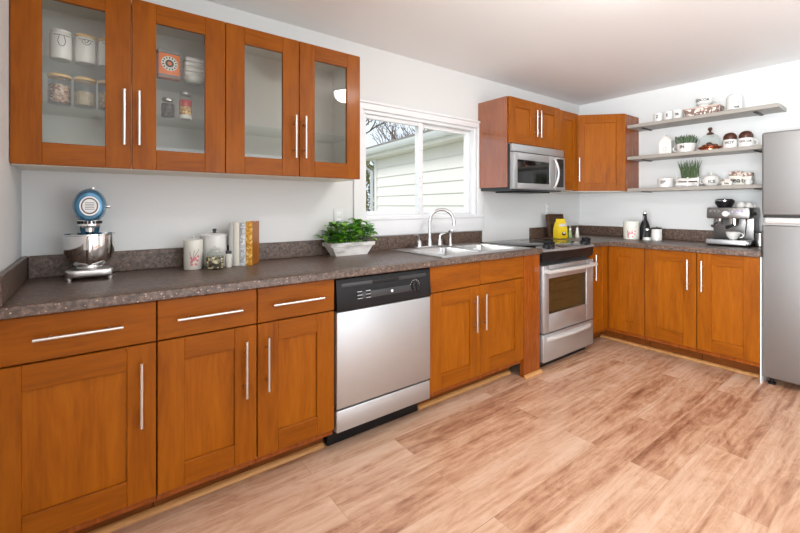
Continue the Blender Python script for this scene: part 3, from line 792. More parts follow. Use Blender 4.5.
# ------------------------------------------------------------------ fridge (faces -x; local x runs toward -y)
FX = 3.653
r = thing('refrigerator', 'tall stainless top freezer refrigerator at the right edge', 'refrigerator', (FX, -1.6945, 0), RB)
FW = .76; fd = L - FX - .02        # local y: 0 at the front, +y toward the wall
f = MB(); f.box((.004, .07, .045), (FW - .004, fd, 1.73), 0, .004); f.build('body', 'fridge_side', r)
f = MB(); f.box((0, 0, 1.165), (FW, .066, 1.736), 0, .012, 3); fz = f.build('freezer_door', 'steel_v', r)
f = MB(); f.box((0, 0, .05), (FW, .066, 1.098), 0, .012, 3); f.box((.006, .012, 1.095), (FW - .006, .06, 1.108), 0); fl = f.build('fridge_door', 'steel_v', r)
f = MB(); f.box((.012, -.012, 1.108), (FW - .01, .03, 1.15), 0, .012, 3); f.build('handle', 'silver', fl)
f = MB(); f.box((.006, .006, 1.1495), (FW - .006, .06, 1.166)); f.build('handle_recess', 'dark', r)
for fx in (.045, FW - .045):
    f = MB(); f.lathe([(.022, .001), (.022, .014), (.012, .02), (.012, .05)], (fx, .05, 0)); f.build('foot', 'black', r)

# ------------------------------------------------------------------ open shelves
SHX = L - .262
for i, (z, y1, lab) in enumerate(((1.966, -1.722, 'long grey floating shelf, topmost of three on the right wall'), (1.666, -1.668, 'grey floating shelf, middle one of three on the right wall'), (1.366, -1.668, 'grey floating shelf, lowest one of three on the right wall'))):
    s_ = thing('wall_shelf', lab, 'shelf', (L, -.6315, z), 0, 'open shelves on the right wall')
    f = MB(); f.box((-.262, 0, 0), (-.002, y1 + .6315, .030), 0, .002, 1); f.build('board', 'shelf', s_)
    for yb in (-.11, -.94):
        f = MB(); f.box((-.20, yb - .012, -.007), (-.003, yb + .012, -.0005), 0, .002); f.build('bracket', 'black', s_)
    
# ------------------------------------------------------------------ small builders for crockery
def cyl_prof(r, h, t=.004, bot=.004):
    return [(0, 0), (r - .003, 0), (r, .003), (r, h - .001), (r - t * .5, h), (r - t, h - .001), (r - t, bot), (0, bot)]
def handle_tube(mb, r, z0, z1, ang, out=.022, rad=.005, mi=0):
    d = Vector((math.cos(ang), math.sin(ang), 0)); pts = []
    for k in range(11):
        a = -PI / 2 + PI * k / 10
        pts.append(d * (r - .003 + out * math.cos(a)) + Vector((0, 0, (z0 + z1) / 2 + (z1 - z0) / 2 * math.sin(a))))
    mb.tube(pts, rad, 8, mi)
def mug(label, loc, r, h, txts=(), hand=None, rz=0, group=None, name='mug', m='ceramic', prof=None, face=PI, sz=.02, cat='mug', lm='letter'):
    o = thing(name, label, cat, loc, rz, group)
    f = MB(); f.lathe(prof or cyl_prof(r, h)); f.build('body', m, o)
    if hand is not None:
        f = MB(); handle_tube(f, r, h * .18, h * .82, hand, out=h * .34, rad=.005); f.build('handle', m, o)
    if txts:
        f = MB()
        for t, z, a, s in txts: add_text_round(f, t, s, r, z, face + a, 0)
        f.build('lettering', lm, o)
    return o
SZ = [1.9965, 1.6965, 1.3965]
SX = L - .14
FC = PI + .35        # the side of a shelf item turned to the room (toward the camera)
# top shelf
for y, lab, tx in ((-.865, 'white mug with black marks, first from the corner cabinet on the top shelf', 'Z'), (-.948, 'white mug with black marks, second from the corner cabinet, top shelf', 'E'), (-1.026, 'white mug with faint lettering, third on the top shelf, next to the basket', 'ta')):
    mug(lab, (SX - .02, y, SZ[0]), .038 if y > -1 else .0385, .085, [(tx, .05, .1, .036)], FC + PI / 2 + .4, group='white mugs on the top shelf')
b = thing('bread_basket', 'low checked cloth basket on the top shelf holding a white cup', 'basket', (SX, -1.212, SZ[0]))
f = MB()
def rrect(a, c, z, rad=.02):
    out = []
    for cx, cy, s in ((a - rad, c - rad, 0), (-a + rad, c - rad, 1), (-a + rad, -c + rad, 2), (a - rad, -c + rad, 3)):
        for k in range(4):
            an = (s + k / 3) * PI / 2; out.append((cx + rad * math.cos(an), cy + rad * math.sin(an), z))
    return out
f.loft([rrect(.07, .118, .003), rrect(.08, .128, .066), rrect(.076, .124, .066), rrect(.066, .114, .006)], caps=False); f.poly(rrect(.066, .114, .006)); f.poly(rrect(.07, .118, .003)[::-1]); f.build('body', 'basket', b)
f = MB(); f.loft([rrect(.083, .131, .062), rrect(.083, .131, .072), rrect(.073, .121, .072), rrect(.073, .121, .062)], loop=True); f.build('rim', 'plaid', b)
bowl = [(0, 0), (.03, 0), (.034, .004), (.052, .03), (.058, .055), (.055, .056), (.049, .032), (.03, .008), (0, .007)]
mug('white footed cup with dark lettering standing in the checked basket', (SX, -1.215, SZ[0] + .0075), .060, .15, [('COCOA', .125, .0, .03)], FC + PI / 2, prof=[(0, 0), (.03, 0), (.036, .004), (.040, .085), (.058, .1), (.060, .15), (.057, .151), (.054, .104), (.034, .085), (.03, .008), (0, .008)], name='lettered_cup')
c = thing('lidded_canister', 'round lidded white canister on a saucer near the right end of the top shelf', 'canister', (SX, -1.425, SZ[0]))
f = MB(); f.lathe([(0, 0), (.05, 0), (.085, .009), (.088, .012), (.05, .006), (0, .006)]); f.build('saucer', 'ceramic', c)
f = MB(); f.lathe([(0, .006), (.05, .006), (.053, .012), (.053, .105), (0, .105)]); f.build('body', 'ceramic', c)
f = MB(); f.lathe([(.054, .1055), (.054, .114), (.046, .134), (.028, .146), (.010, .150), (.008, .157), (.011, .163), (0, .168)]); f.build('lid', 'ceramic', c)
f = MB(); add_text_round(f, 'eat', .03, .053, .035, FC + .15); f.build('lettering', 'letter', c)
f = MB()
f.lathe([(.0105, -.0006), (.012, .0008), (.0135, -.0006)], X=T(.0532 * math.cos(FC + .2), .0532 * math.sin(FC + .2), .066) @ RZ(FC + .2) @ RY(PI / 2), seg=16); f.build('emblem', 'grey_letter', c)

# middle shelf
h = thing('ceramic_house', 'white gabled ceramic house at the left of the middle shelf', 'ornament', (SX - .04, -.938, SZ[1]), 0)
hx = [(-.05, 0), (.05, 0), (.05, .115), (0, .165), (-.05, .115)]
f = MB(); f.loft([[(xx, y, z) for y, z in hx] for xx in (-.03, .03)]); f.build('body', 'ceramic', h)
f = MB(); f.loft([[(xx, y, z) for y, z in ((-.055, .1115), (0, .1685), (.055, .1115), (.055, .118), (0, .175), (-.055, .118))] for xx in (-.033, .033)]); f.build('roof', 'ceramic', h)
f = MB(); f.lathe([(.014, -.0008), (.0155, .001), (.017, -.0008)], X=T(-.0302, 0, .045) @ RY(-PI / 2), seg=18); f.build('round_mark', 'grey_letter', h)
p = mug('wide white lettered mug planted with a dark succulent on the middle shelf', (SX - .03, -1.092, SZ[1]), .074, .076, [('IN', .046, -.1, .038)], FC - PI / 2 - .25, name='planter_mug', prof=[(0, 0), (.058, 0), (.063, .004), (.072, .045), (.074, .076), (.069, .076), (.068, .055), (.058, .05), (0, .05)], cat='planter')
f = MB(); f.lathe([(.0665, .060), (.03, .066), (0, .068)]); f.build('soil', 'soil', p)
f = MB()
random.seed(3)
for k in range(60):
    a = random.uniform(0, 2 * PI); rr_ = .058 * math.sqrt(random.random()); bx, by = rr_ * math.cos(a), rr_ * math.sin(a)
    lean = .75 * rr_ / .058; hgt = random.uniform(.065, .10)
    pt = [(bx, by, .056), (bx + math.cos(a) * lean * .02, by + math.sin(a) * lean * .02, .056 + hgt * .5), (bx + math.cos(a) * lean * .045, by + math.sin(a) * lean * .045, .056 + hgt)]
    f.tube(pt, [.006, .0115, .001], 6)
f.build('succulent_leaves', 'succulent', p)
c = thing('cake_cloche', 'glass dome with copper knob over copper tray of sweets on the middle shelf', 'cake stand', (SX - .03, -1.268, SZ[1]))
f = MB(); f.lathe([(0, 0), (.06, 0), (.062, .012), (.078, .02), (.08, .026), (.06, .024), (0, .024)]); f.build('tray', 'copper', c)
f = MB(); f.lathe([(.073, .0245), (.074, .05), (.066, .085), (.045, .112), (.018, .124), (0, .126)]); f.build('dome', 'jar_glass', c)
f = MB(); f.lathe([(.024, .119), (.022, .126), (.009, .135), (.007, .146), (.014, .154), (.015, .162), (.010, .17), (0, .172)]); f.build('knob', 'chocolate', c)
f = MB(); 
for k in range(9):
    a = k * 2 * PI / 7 if k < 7 else k; q = .036 if k < 7 else .008
    f.lathe([(0, 0), (.016, 0), (.019, .008), (.013, .018), (0, .02)], (q * math.cos(a), q * math.sin(a), .0245 + (0 if k < 7 else .018)), 12, mi=k % 2)
f.build('sweets', ['chocolate', 'copper'], c)
c.scale = (1.12, 1.12, 1.14)
for k, (yo, lab) in enumerate(((-1.405, 'white mug lettered HOT heaped with chocolate, left of a pair on the middle shelf'), (-1.507, 'white mug lettered COCOA heaped with chocolate, right of a pair, middle shelf'))):
    p = mug(lab, (SX - .03, yo, SZ[1]), .049, .072, [(('HOT', 'COCOA')[k], .045, .12, (.030, .022)[k])], FC + PI / 2 if k else None, group='cocoa mugs on the middle shelf')
    f = MB(); f.lathe([(.043, .064), (.047, .08), (.045, .1), (.034, .120), (.016, .130), (0, .131)]); f.build('chocolate_heap', 'chocolate', p)
# lowest shelf
mug('squat white lettered mug at the left of the lowest shelf', (SX - .03, -.93, SZ[2]), .062, .082, [('SIP', .047, .0, .038)], FC + PI / 2)
p = thing('crate_planter', 'small white slatted crate of tall grass on the lowest shelf', 'planter', (SX - .03, -1.118, SZ[2]))
f = MB()
cw, cd = .078, .045
for sx in (-1, 1):
    for sy in (-1, 0, 1): f.box((sx * cd - .004, sy * cw - .006, 0), (sx * cd + .004, sy * cw + .006, .082), 0, .001, 1)
    for z in (.012, .047): f.box((sx * (cd + .005) - .003, -cw - .006, z), (sx * (cd + .005) + .003, cw + .006, z + .026), 0, .001, 1)
for sy in (-1, 1):
    for z in (.012, .047): f.box((-cd, sy * (cw + .003) - .003, z), (cd, sy * (cw + .003) + .003, z + .026), 0, .001, 1)
f.box((-cd, -cw, .004), (cd, cw, .01)); f.build('crate', 'whitewash', p)
f = MB(); f.box((-cd + .005, -cw + .004, .0105), (cd - .005, cw - .004, .07)); f.build('soil', 'soil', p)
f = MB()
for k in range(72):
    bx, by = random.uniform(-.034, .034), random.uniform(-.068, .068); lx, ly = random.gauss(0, .014), random.gauss(0, .02) + by * .2
    hh = random.uniform(.11, .185)
    f.tube([(bx, by, .068), (bx + lx * .4, by + ly * .4, .068 + hh * .5), (bx + lx, by + ly, .068 + hh)], [.0035, .003, .0006], 5)
f.build('grass_blades', 'grass', p)
c = thing('sugar_bowl', 'round white lidded sugar bowl with lettering on the lowest shelf', 'bowl', (SX - .03, -1.275, SZ[2]))
f = MB(); f.lathe([(0, 0), (.036, 0), (.04, .004), (.060, .024), (.064, .045), (.052, .074), (0, .076)]); f.build('body', 'ceramic', c)
f = MB(); f.lathe([(.053, .0745), (.05, .081), (.026, .093), (.008, .096), (.007, .105), (.011, .113), (0, .118)]); f.build('lid', 'ceramic', c)
f = MB(); add_text_round(f, 'ICE', .034, .0635, .036, FC); f.build('lettering', 'letter', c)
for sgn in (-1, 1):
    f = MB(); handle_tube(f, .060, .022, .056, FC + sgn * PI / 2, .018, .004); f.build('handle', 'ceramic', c)
def tin(label, loc, a, d, h, rz=0):
    o = thing('spice_box', label, 'box', loc, rz, 'small lettered boxes on the lowest shelf')
    f = MB(); f.box((-d, -a, 0), (d, a, h * .7), 0, .002); f.build('body', 'cream', o)
    f = MB(); f.box((-d - .002, -a - .002, h * .7 + .0005), (d + .002, a + .002, h), 0, .002); f.build('lid', 'basket', o)
    f = MB(); add_text_flat(f, 'tea', h * .5, T(-d - .0006, 0, h * .36) @ RZ(-PI / 2) @ RX(PI / 2)); f.build('lettering', 'letter', o)
    return o
tin('small lettered box with patterned lid, left of the pile on the lowest shelf', (SX - .06, -1.395, SZ[2]), .032, .026, .05)
tin('taller lettered box with patterned lid behind the small one on the lowest shelf', (SX + .03, -1.43, SZ[2]), .040, .03, .115)
tin('wide lettered box with patterned lid at the right of the pile on the lowest shelf', (SX - .01, -1.51, SZ[2]), .034, .03, .098)
c = thing('creamer', 'tiny white creamer at the fridge end of the lowest shelf', 'jug', (SX - .07, -1.53, SZ[2]))
f = MB(); f.lathe([(0, 0), (.018, 0), (.024, .014), (.02, .034), (.023, .042), (.02, .041), (.017, .034), (.02, .014), (0, .005)]); f.build('body', 'ceramic', c)
f = MB(); handle_tube(f, .022, .01, .034, -PI / 2 - .5, .012, .003); f.build('handle', 'ceramic', c)

# ------------------------------------------------------------------ right-hand counter
ZC = .9145
def blossom(mb, r, zc, ang, s=1.0):
    for k in range(3):
        p = []
        for i in range(5):
            t = i / 4; a = ang + (-.25 + .5 * t * (k - .6)) * s; p.append(((r + .0008) * math.cos(a), (r + .0008) * math.sin(a), zc + s * (-.02 + .055 * t + .006 * k)))
        mb.tube(p, .0009, 5, 0)
    random.seed(11)
    for k in range(11):
        a = ang + random.uniform(-.45, .35) * s; z = zc + random.uniform(-.03, .012) * s
        mb.lathe([(0, .001), (.0055 * s, .0006), (.0065 * s, -.001)], X=T((r + .0004) * math.cos(a), (r + .0004) * math.sin(a), z) @ RZ(a) @ RY(PI / 2), seg=8, mi=1)
c = thing('canister', 'white blossom painted canister standing by itself near the corner of the counter', 'canister', (L - .25, -.665, ZC))
f = MB(); f.lathe([(0, 0), (.065, 0), (.068, .004), (.068, .15), (.066, .154), (0, .154)]); f.build('body', 'cream', c)
f = MB(); f.lathe([(.069, .154), (.069, .166), (.066, .17), (0, .17)]); f.build('lid', 'cream', c)
f = MB(); blossom(f, .068, .065, FC + .1, 1.3); f.build('blossom', ['bark', 'pink'], c)
c = thing('bottle', 'tall black bottle with clip stopper on the right counter', 'bottle', (L - .20, -.765, ZC))
f = MB(); f.lathe([(0, 0), (.04, 0), (.043, .005), (.043, .11), (.037, .14), (.018, .19), (.015, .23), (.018, .232), (.018, .24), (0, .24)]); f.build('body', 'black', c)
f = MB(); f.lathe([(.014, .2405), (.016, .25), (.012, .262), (0, .266)]); f.build('stopper', 'chrome', c)
f = MB(); f.tube([(-.018, 0, .22), (-.03, 0, .20), (-.036, .005, .17)], .003, 6); f.build('clip', 'chrome', c)
c = thing('conical_bell', 'small clear cone shaped dispenser in front of the black bottle', 'dispenser', (L - .30, -.825, ZC))
f = MB(); f.lathe([(0, 0), (.038, 0), (.039, .006), (.034, .04), (.016, .088), (.015, .095), (0, .095)]); f.build('body', 'jar_glass', c)
f = MB(); f.lathe([(0, .003), (.035, .003), (.032, .03), (0, .032)]); f.build('contents', 'ceramic', c)
f = MB(); f.lathe([(.016, .0955), (.016, .104), (.009, .112), (0, .114)]); f.build('cap', 'chrome', c)
c = thing('lidded_jar', 'white jar with flat black lid beside the black bottle', 'jar', (L - .23, -.878, ZC))
f = MB(); f.lathe([(0, 0), (.039, 0), (.042, .004), (.042, .098), (.038, .104), (0, .104)]); f.build('body', 'ceramic', c)
f = MB(); f.lathe([(.036, .1045), (.043, .108), (.043, .118), (.008, .121), (.007, .126), (0, .127)]); f.build('lid', 'black', c)

# espresso machine (local x toward -y world, local -y toward the room)
e = thing('espresso_machine', 'dark steel espresso machine beside the fridge', 'coffee machine', (L - .045, -1.292, ZC), RB)
EW = .278
f = MB(); f.box((0, -.33, .012), (EW, -.02, .045), 0, .006); f.box((.006, -.15, .045), (EW - .006, -.02, .30), 0, .006); f.build('body', 'steel_dark', e)
f = MB(); f.box((0, -.30, .215), (EW, -.021, .302), 0, .010); hd = f.build('head', 'steel_dark', e)
f = MB(); f.box((.01, -.345, .013), (EW - .01, -.17, .052), 0, .006); 
for k in range(10): f.box((.022 + k * .024, -.338, .0522), (.034 + k * .024, -.18, .054), 1)
f.build('drip_tray', ['steel', 'black'], e)
for k in range(4):
    f = MB(); f.lathe([(.012, 0), (.012, .012), (0, .012)], ((.02, EW - .02)[k % 2], (-.31, -.04)[k // 2], 0), 12); f.build('foot', 'black', e)
f = MB(); f.lathe([(0, 0), (.022, 0), (.022, .006), (.019, .008), (.0, .008)], X=T(.128, -.3005, .253) @ RX(PI / 2)); gau = f.build('pressure_gauge', 'white_mark', e)
f = MB(); f.lathe([(.021, 0), (.025, 0), (.025, .01), (.021, .01)], X=T(.128, -.3005, .253) @ RX(PI / 2)); f.box((-.001, -.001, .0085), (.001, .015, .0095), X=T(.128, -.3005, .253) @ RX(PI / 2) @ RZ(.6)); f.build('gauge_ring', 'chrome', gau)
for k, bx in enumerate((.028, .055, .082, .172, .202, .232)):
    f = MB(); f.lathe([(.0085, 0), (.0085, .004), (.006, .006), (0, .006)], X=T(bx, -.3, .272) @ RX(PI / 2), seg=16); f.build('button', 'chrome' if k < 3 else 'purple', e)
f = MB(); f.lathe([(.032, 0), (.032, -.03), (.0, -.03)], (.17, -.245, .215)); f.build('group_head', 'chrome', e)
f = MB(); f.lathe([(.0, -.062), (.012, -.062), (.030, -.05), (.030, -.031), (0, -.031)], (.17, -.245, .215)); f.tube([(.17, -.27, .17), (.165, -.32, .16), (.16, -.385, .15)], [.008, .012, .014], 10, 1); f.build('portafilter', ['chrome', 'black'], e)
f = MB(); f.lathe([(.024, 0), (.022, -.03), (.012, -.05), (0, -.05)], (.07, -.225, .215)); f.tube([(.07, -.25, .185), (.06, -.31, .165), (.052, -.335, .155)], [.008, .012, .015], 10); f.build('grinder_outlet', 'nickel', e)
f = MB(); f.tube([(.25, -.27, .22), (.255, -.285, .19), (.25, -.30, .11), (.245, -.305, .075)], .0045, 8); f.build('steam_wand', 'chrome', e)
f = MB(); f.lathe([(.012, 0), (.012, .018), (0, .018)], X=T(.279, -.2, .255) @ RY(PI / 2)); f.build('steam_dial', 'black', e)
f = MB(); f.lathe([(.045, .3025), (.046, .306), (.064, .335), (.066, .362), (.05, .37), (.02, .372), (0, .372)], (.085, -.16, 0)); f.build('bean_hopper', 'black', e)
f = MB(); f.lathe([(.067, .356), (.067, .36), (.0655, .36), (.0655, .356)], (.085, -.16, 0)); f.build('hopper_ring', 'chrome', e)
cup_prof = [(0, 0), (.02, 0), (.022, .003), (.036, .024), (.042, .05), (.040, .051), (.034, .026), (.02, .006), (0, .005)]
def cup(label, loc, rz, s=1.0, up=True, hand=0.0, group=None):
    o = thing('coffee_cup', label, 'cup', loc, rz, group)
    f = MB(); pf = [(a * s, b * s) for a, b in cup_prof]; f.lathe(pf if up else [(a, .051 * s - b) for a, b in pf]); f.build('body', 'ceramic', o)
    f = MB(); handle_tube(f, .037 * s, .014 * s, .044 * s, hand, .02 * s, .0038 * s) if up else handle_tube(f, .037 * s, .008 * s, .036 * s, hand, .02 * s, .0038 * s); f.build('handle', 'ceramic', o)
    return o
cup('white coffee cup standing on the drip tray of the espresso machine', (L - .045 - .30, -1.292 - .175, ZC + .0545), 0, 1.15, hand=-PI / 2 + .1)
cup('white cup upside down on top of the espresso machine, left one of two', (L - .045 - .12, -1.292 - .185, ZC + .3025), 0, .85, False, -PI / 2, 'cups on the espresso machine')
cup('white cup upside down on top of the espresso machine, right one of two', (L - .045 - .17, -1.292 - .245, ZC + .3025), 0, .7, False, -PI / 2, 'cups on the espresso machine')
c = thing('coffee_tin', 'pale ribbed tin between the espresso machine and the fridge', 'tin', (L - .26, -1.613, ZC))
f = MB(); f.lathe([(0, 0), (.026, 0)] + [(.027 + (.001 if k % 2 else 0), .004 + k * .011) for k in range(9)] + [(.027, .1), (0, .1)]); f.build('body', 'nickel', c)
f = MB(); f.lathe([(.029, .1003), (.029, .108), (0, .11)]); f.build('lid', 'steel', c)
c = thing('knock_box', 'black open topped box against the backsplash beside the fridge', 'box', (L - .12, -1.624, ZC))
f = MB(); 
for s_ in (-1, 1): f.box((s_ * .055 - .004, -.028, 0), (s_ * .055 + .004, .028, .115), 0, .002); f.box((-.055, s_ * .028 - .004, 0), (.055, s_ * .028 + .004, .115), 0, .002)
f.box((-.055, -.028, 0), (.055, .028, .006)); f.build('body', 'black', c)

# behind the range: tray, packet, shakers
t = thing('serving_tray', 'dark wooden tray leaning on the wall behind the yellow packet', 'tray', (3.60, -.0245, ZC), 0)
t.rotation_euler = (math.radians(-9), 0, 0); t.location = (3.665, -.10, ZC + .005)
f = MB(); tw, th_ = .125, .225
f.box((-tw, -.006, 0), (tw, .006, th_), 0, .003)
for s_ in (-1, 1): f.box((s_ * tw - .008, -.03, 0), (s_ * tw + .008, .006, th_), 0, .003)
for z in (0.0, th_ - .012): f.box((-tw, -.03, z), (tw, .006, z + .014), 0, .003)
f.build('panel', 'basket_wood', t)
f = MB(); f.tube([(tw + .004, -.012, .07), (tw + .02, -.02, .09), (tw + .02, -.02, .14), (tw + .004, -.012, .16)], .005, 8); f.tube([(-tw - .004, -.012, .07), (-tw - .02, -.02, .09), (-tw - .02, -.02, .14), (-tw - .004, -.012, .16)], .005, 8); f.build('handle', 'basket_wood', t)
p = thing('food_packet', 'bright yellow food packet in front of the dark tray by the range', 'packet', (3.60, -.185, ZC), -.15)
f = MB(); secs = []
for z, a, d in ((0, .06, .03), (.01, .064, .034), (.09, .064, .03), (.15, .061, .016), (.165, .06, .004), (.188, .06, .003)):
    secs.append([(a, d, z), (-a, d, z), (-a, -d, z), (a, -d, z)])
f.loft(secs); f.build('bag', 'yellow', p)
f = MB(); f.box((-.05, -.0325, .115), (.05, -.024, .142), 0, .002); f.build('label_panel', 'cream', p)
f = MB(); f.lathe([(0, .003), (.026, .002), (.03, 0)], X=T(.012, -.0335, .045) @ RX(PI / 2), sy=.62); f.build('picture', 'chocolate', p)
f = MB(); f.lathe([(0, .0045), (.018, .0038), (.02, 0)], X=T(.012, -.0335, .052) @ RX(PI / 2), sy=.5); f.build('picture', 'cream', p)
def shaker_pot(label, loc, m):
    o = thing('shaker', label, 'shaker', loc, 0, 'shakers beside the yellow packet')
    f = MB(); f.lathe([(0, 0), (.020, 0), (.022, .004), (.018, .05), (.014, .075), (0, .075)]); f.build('body', m, o)
    f = MB(); f.lathe([(.0145, .0755), (.016, .085), (.013, .098), (.006, .105), (.009, .115), (0, .121)]); f.build('cap', 'nickel', o)
M['green_label'] = mat('green glass', srgb(150, 170, 110), 0.2)
shaker_pot('green tinted shaker next to the yellow packet', (3.72, -.215, ZC), 'green_label')
shaker_pot('pale cream shaker with metal cap right of the green one', (3.80, -.245, ZC), 'cream')

# ------------------------------------------------------------------ left-hand counter
m_ = thing('stand_mixer', 'blue and chrome stand mixer at the left end of the counter', 'mixer', (-.016, -.135, ZC), 0.0)
f = MB()
base = [(.078, -.085), (.085, -.07), (.062, -.03), (.05, .04), (.045, .085), (-.045, .085), (-.05, .04), (-.062, -.03), (-.085, -.07), (-.078, -.085), (-.05, -.092), (.05, -.092)]
f.prism(base, .012, .046, 0, .009, 3)
for sx, sy in ((-.07, -.072), (.07, -.072), (-.035, .07), (.035, .07)): f.lathe([(0, 0), (.013, 0), (.014, .013), (0, .013)], (sx, sy, 0), 12)
f.build('base', 'nickel', m_)
f = MB(); f.loft([[(.034, .04, .03), (.034, .084, .03), (-.034, .084, .03), (-.034, .04, .03)], [(.028, .05, .16), (.028, .082, .16), (-.028, .082, .16), (-.028, .05, .16)], [(.04, .0, .26), (.04, .08, .26), (-.04, .08, .26), (-.04, .0, .26)]]); f.build('column', 'blue_enamel', m_)
f = MB(); prof = [(0, .047), (.044, .047), (.047, .053), (.044, .058), (.060, .066), (.078, .085), (.087, .112), (.090, .15), (.0905, .19), (.093, .192), (.093, .196), (.088, .195), (.087, .15), (.084, .112), (.07, .08), (0, .072)]
f.lathe(prof, (0, -.035, 0), 40); bw = f.build('bowl', 'chrome', m_)
f = MB(); f.tube([(0, -.122, .182), (0, -.150, .178), (0, -.156, .15), (0, -.150, .10), (0, -.138, .08), (0, -.108, .086)], [.010, .0115, .0115, .0115, .0105, .008], 10); f.build('bowl_handle', 'chrome', bw)
# head: rounded body along y
f = MB(); secs = []
zc = .316
for y, rr2 in ((-.118, .036), (-.115, .044), (-.105, .050), (-.085, .0565), (-.04, .060), (.02, .058), (.06, .050), (.08, .038), (.088, .02)):
    secs.append([(rr2 * math.cos(2 * PI * k / 28), y, zc + rr2 * math.sin(2 * PI * k / 28) * 1.27) for k in range(28)])
f.loft(secs); hd = f.build('head', 'blue_enamel', m_)
XE = T(0, -.1175, zc) @ RX(PI / 2) @ Matrix.Diagonal((1.12, 1.36, 1, 1))
f = MB(); f.lathe([(.0, .003), (.021, .003), (.022, .0)], X=XE); f.lathe([(.0255, -.001), (.0255, .003), (.030, .003), (.031, -.003)], X=XE); f.build('emblem', 'white_mark', hd)
f = MB(); f.lathe([(.0222, .0), (.0222, .002), (.0255, .002), (.0255, .0)], X=XE); 
for k in range(5): f.box((-.014, -.011 + k * .005, .0031), (.014, -.009 + k * .005, .0035), 1, X=XE)
f.build('emblem_ring', ['chocolate', 'grey_letter'], hd)
f = MB(); f.lathe([(.030, -.022), (.040, -.014), (.042, .006), (.040, .012), (.0, .012)], (0, -.062, .245)); f.lathe([(.014, -.05), (.016, -.022), (0, -.022)], (0, -.062, .245)); 
f.build('collar', 'chrome', hd)
f = MB()
for k in range(9):
    a = PI * 1.1 + k * PI * .8 / 8; f.box((-.005, -.0008, -.006), (.005, .0008, .006), 0, X=T(.0425 * math.cos(a), -.062 + .0425 * math.sin(a), .246) @ RZ(a + PI / 2))
f.build('collar_slot', 'dark', hd)
f = MB(); f.tube([(0, -.062, .21), (0, -.062, .15)], .006, 8); f.lathe([(.0, .08), (.03, .09), (.038, .12), (.02, .148), (0, .15)], (0, -.062, 0), 16, sy=.25); f.build('beater', 'nickel', m_)
f = MB(); f.lathe([(.008, 0), (.008, .012), (0, .014)], X=T(.059, -.06, zc - .002) @ RY(PI / 2), seg=12); f.build('speed_knob', 'chrome', hd)
f = MB(); f.lathe([(.006, 0), (.006, .008), (0, .01)], (.012, -.06, zc + .073), 10); f.build('top_button', 'chrome', hd)

c = thing('canister', 'small white canister painted with pink blossom in front of the larger one', 'canister', (.393, -.142, ZC))
f = MB(); f.lathe([(0, 0), (.041, 0), (.043, .003), (.043, .138), (0, .138)]); f.build('body', 'cream', c)
f = MB(); f.lathe([(.0437, .1382), (.044, .146), (.03, .149), (.004, .150), (.004, .156), (.007, .160), (0, .164)]); f.build('lid', 'cream', c)
f = MB(); blossom(f, .043, .055, -PI / 2 + .0, 1.0); f.build('blossom', ['bark', 'pink'], c)
c = thing('canister', 'large plain white canister with dark knob behind the bean jar', 'canister', (.502, -.092, ZC))
f = MB(); f.lathe([(0, 0), (.061, 0), (.063, .003), (.063, .155), (0, .155)]); f.build('body', 'ceramic', c)
f = MB(); f.lathe([(.066, .1552), (.0665, .163), (.05, .170), (.02, .174), (0, .174)]); f.build('lid', 'ceramic', c)
f = MB(); f.lathe([(.010, .1742), (.007, .18), (.011, .188), (.008, .196), (0, .197)]); f.build('knob', 'darkgrey', c)
c = thing('clip_jar', 'small glass clip jar full of dark and cream beans', 'jar', (.480, -.200, ZC), -.2)
f = MB(); rs = .0405
f.loft([rrect(rs, rs, .0, .012), rrect(rs + .002, rs + .002, .004, .014), rrect(rs + .002, rs + .002, .065, .014), rrect(rs - .006, rs - .006, .08, .02), rrect(.024, .024, .088, .023)]); f.build('body', 'jar_glass', c)
f = MB(); f.loft([rrect(rs - .003, rs - .003, .005, .012), rrect(rs - .002, rs - .002, .03, .012), rrect(rs - .002, rs - .002, .06, .012)]); f.build('beans', 'nuts', c)
f = MB(); f.lathe([(.026, .0885), (.027, .095), (.018, .103), (.006, .108), (.008, .113), (0, .116)]); f.build('lid', 'jar_glass', c)
f = MB(); f.lathe([(.0265, .083), (.028, .085), (.0265, .088)], seg=20); f.tube([(-.028, 0, .086), (-.036, 0, .08), (-.039, 0, .06)], .0018, 6); f.tube([(.028, 0, .086), (.034, 0, .094), (.02, 0, .108)], .0018, 6); f.build('wire_clip', 'nickel', c)
c = thing('small_jar', 'tiny cream jar with dark lid squeezed beside the books', 'jar', (.547, -.195, ZC))
f = MB(); f.lathe([(0, 0), (.014, 0), (.016, .003), (.016, .065), (.012, .07), (0, .07)]); f.build('body', 'cream', c)
f = MB(); f.lathe([(.0145, .0705), (.0145, .084), (0, .085)]); f.build('lid', 'darkgrey', c)

def book(label, x, y, t, d, hgt, cover, spine, rz):
    o = thing('book', label, 'book', (x, y, ZC), rz, 'books standing on the left counter')
    f = MB(); f.box((0, 0, 0), (.003, d, hgt), 0, .001, 1); f.box((t - .003, 0, 0), (t, d, hgt), 0, .001, 1); f.build('cover', cover, o)
    f = MB(); f.loft([[(.0, .003, z), (t * .5 * .0 + 0, .0, z), (t * .25, -.003, z), (t * .75, -.003, z), (t, .0, z), (t, .003, z)] for z in (0, hgt)]); f.build('spine', spine, o)
    f = MB(); f.box((.0032, .004, .003), (t - .0032, d - .004, hgt - .004)); f.build('pages', 'paper', o)
    return o
ph = math.radians(-33)
bk = []
bk.append(book('thin grey book, leftmost of the standing row', .560, -.148, .022, .12, .226, 'grey_book', 'grey_book', ph))
bk.append(book('cream book with plain spine second in the row', .580, -.160, .030, .12, .228, 'cream_book', 'cream_book', ph))
bk.append(book('pale blue grey book with patterned spine third in the row', .607, -.177, .028, .125, .228, 'blue_grey', 'grey_pat', ph))
bk.append(book('golden spined book with amber cover, rightmost of the row', .637, -.183, .032, .13, .232, 'brown_cover', 'gold_pat', ph))

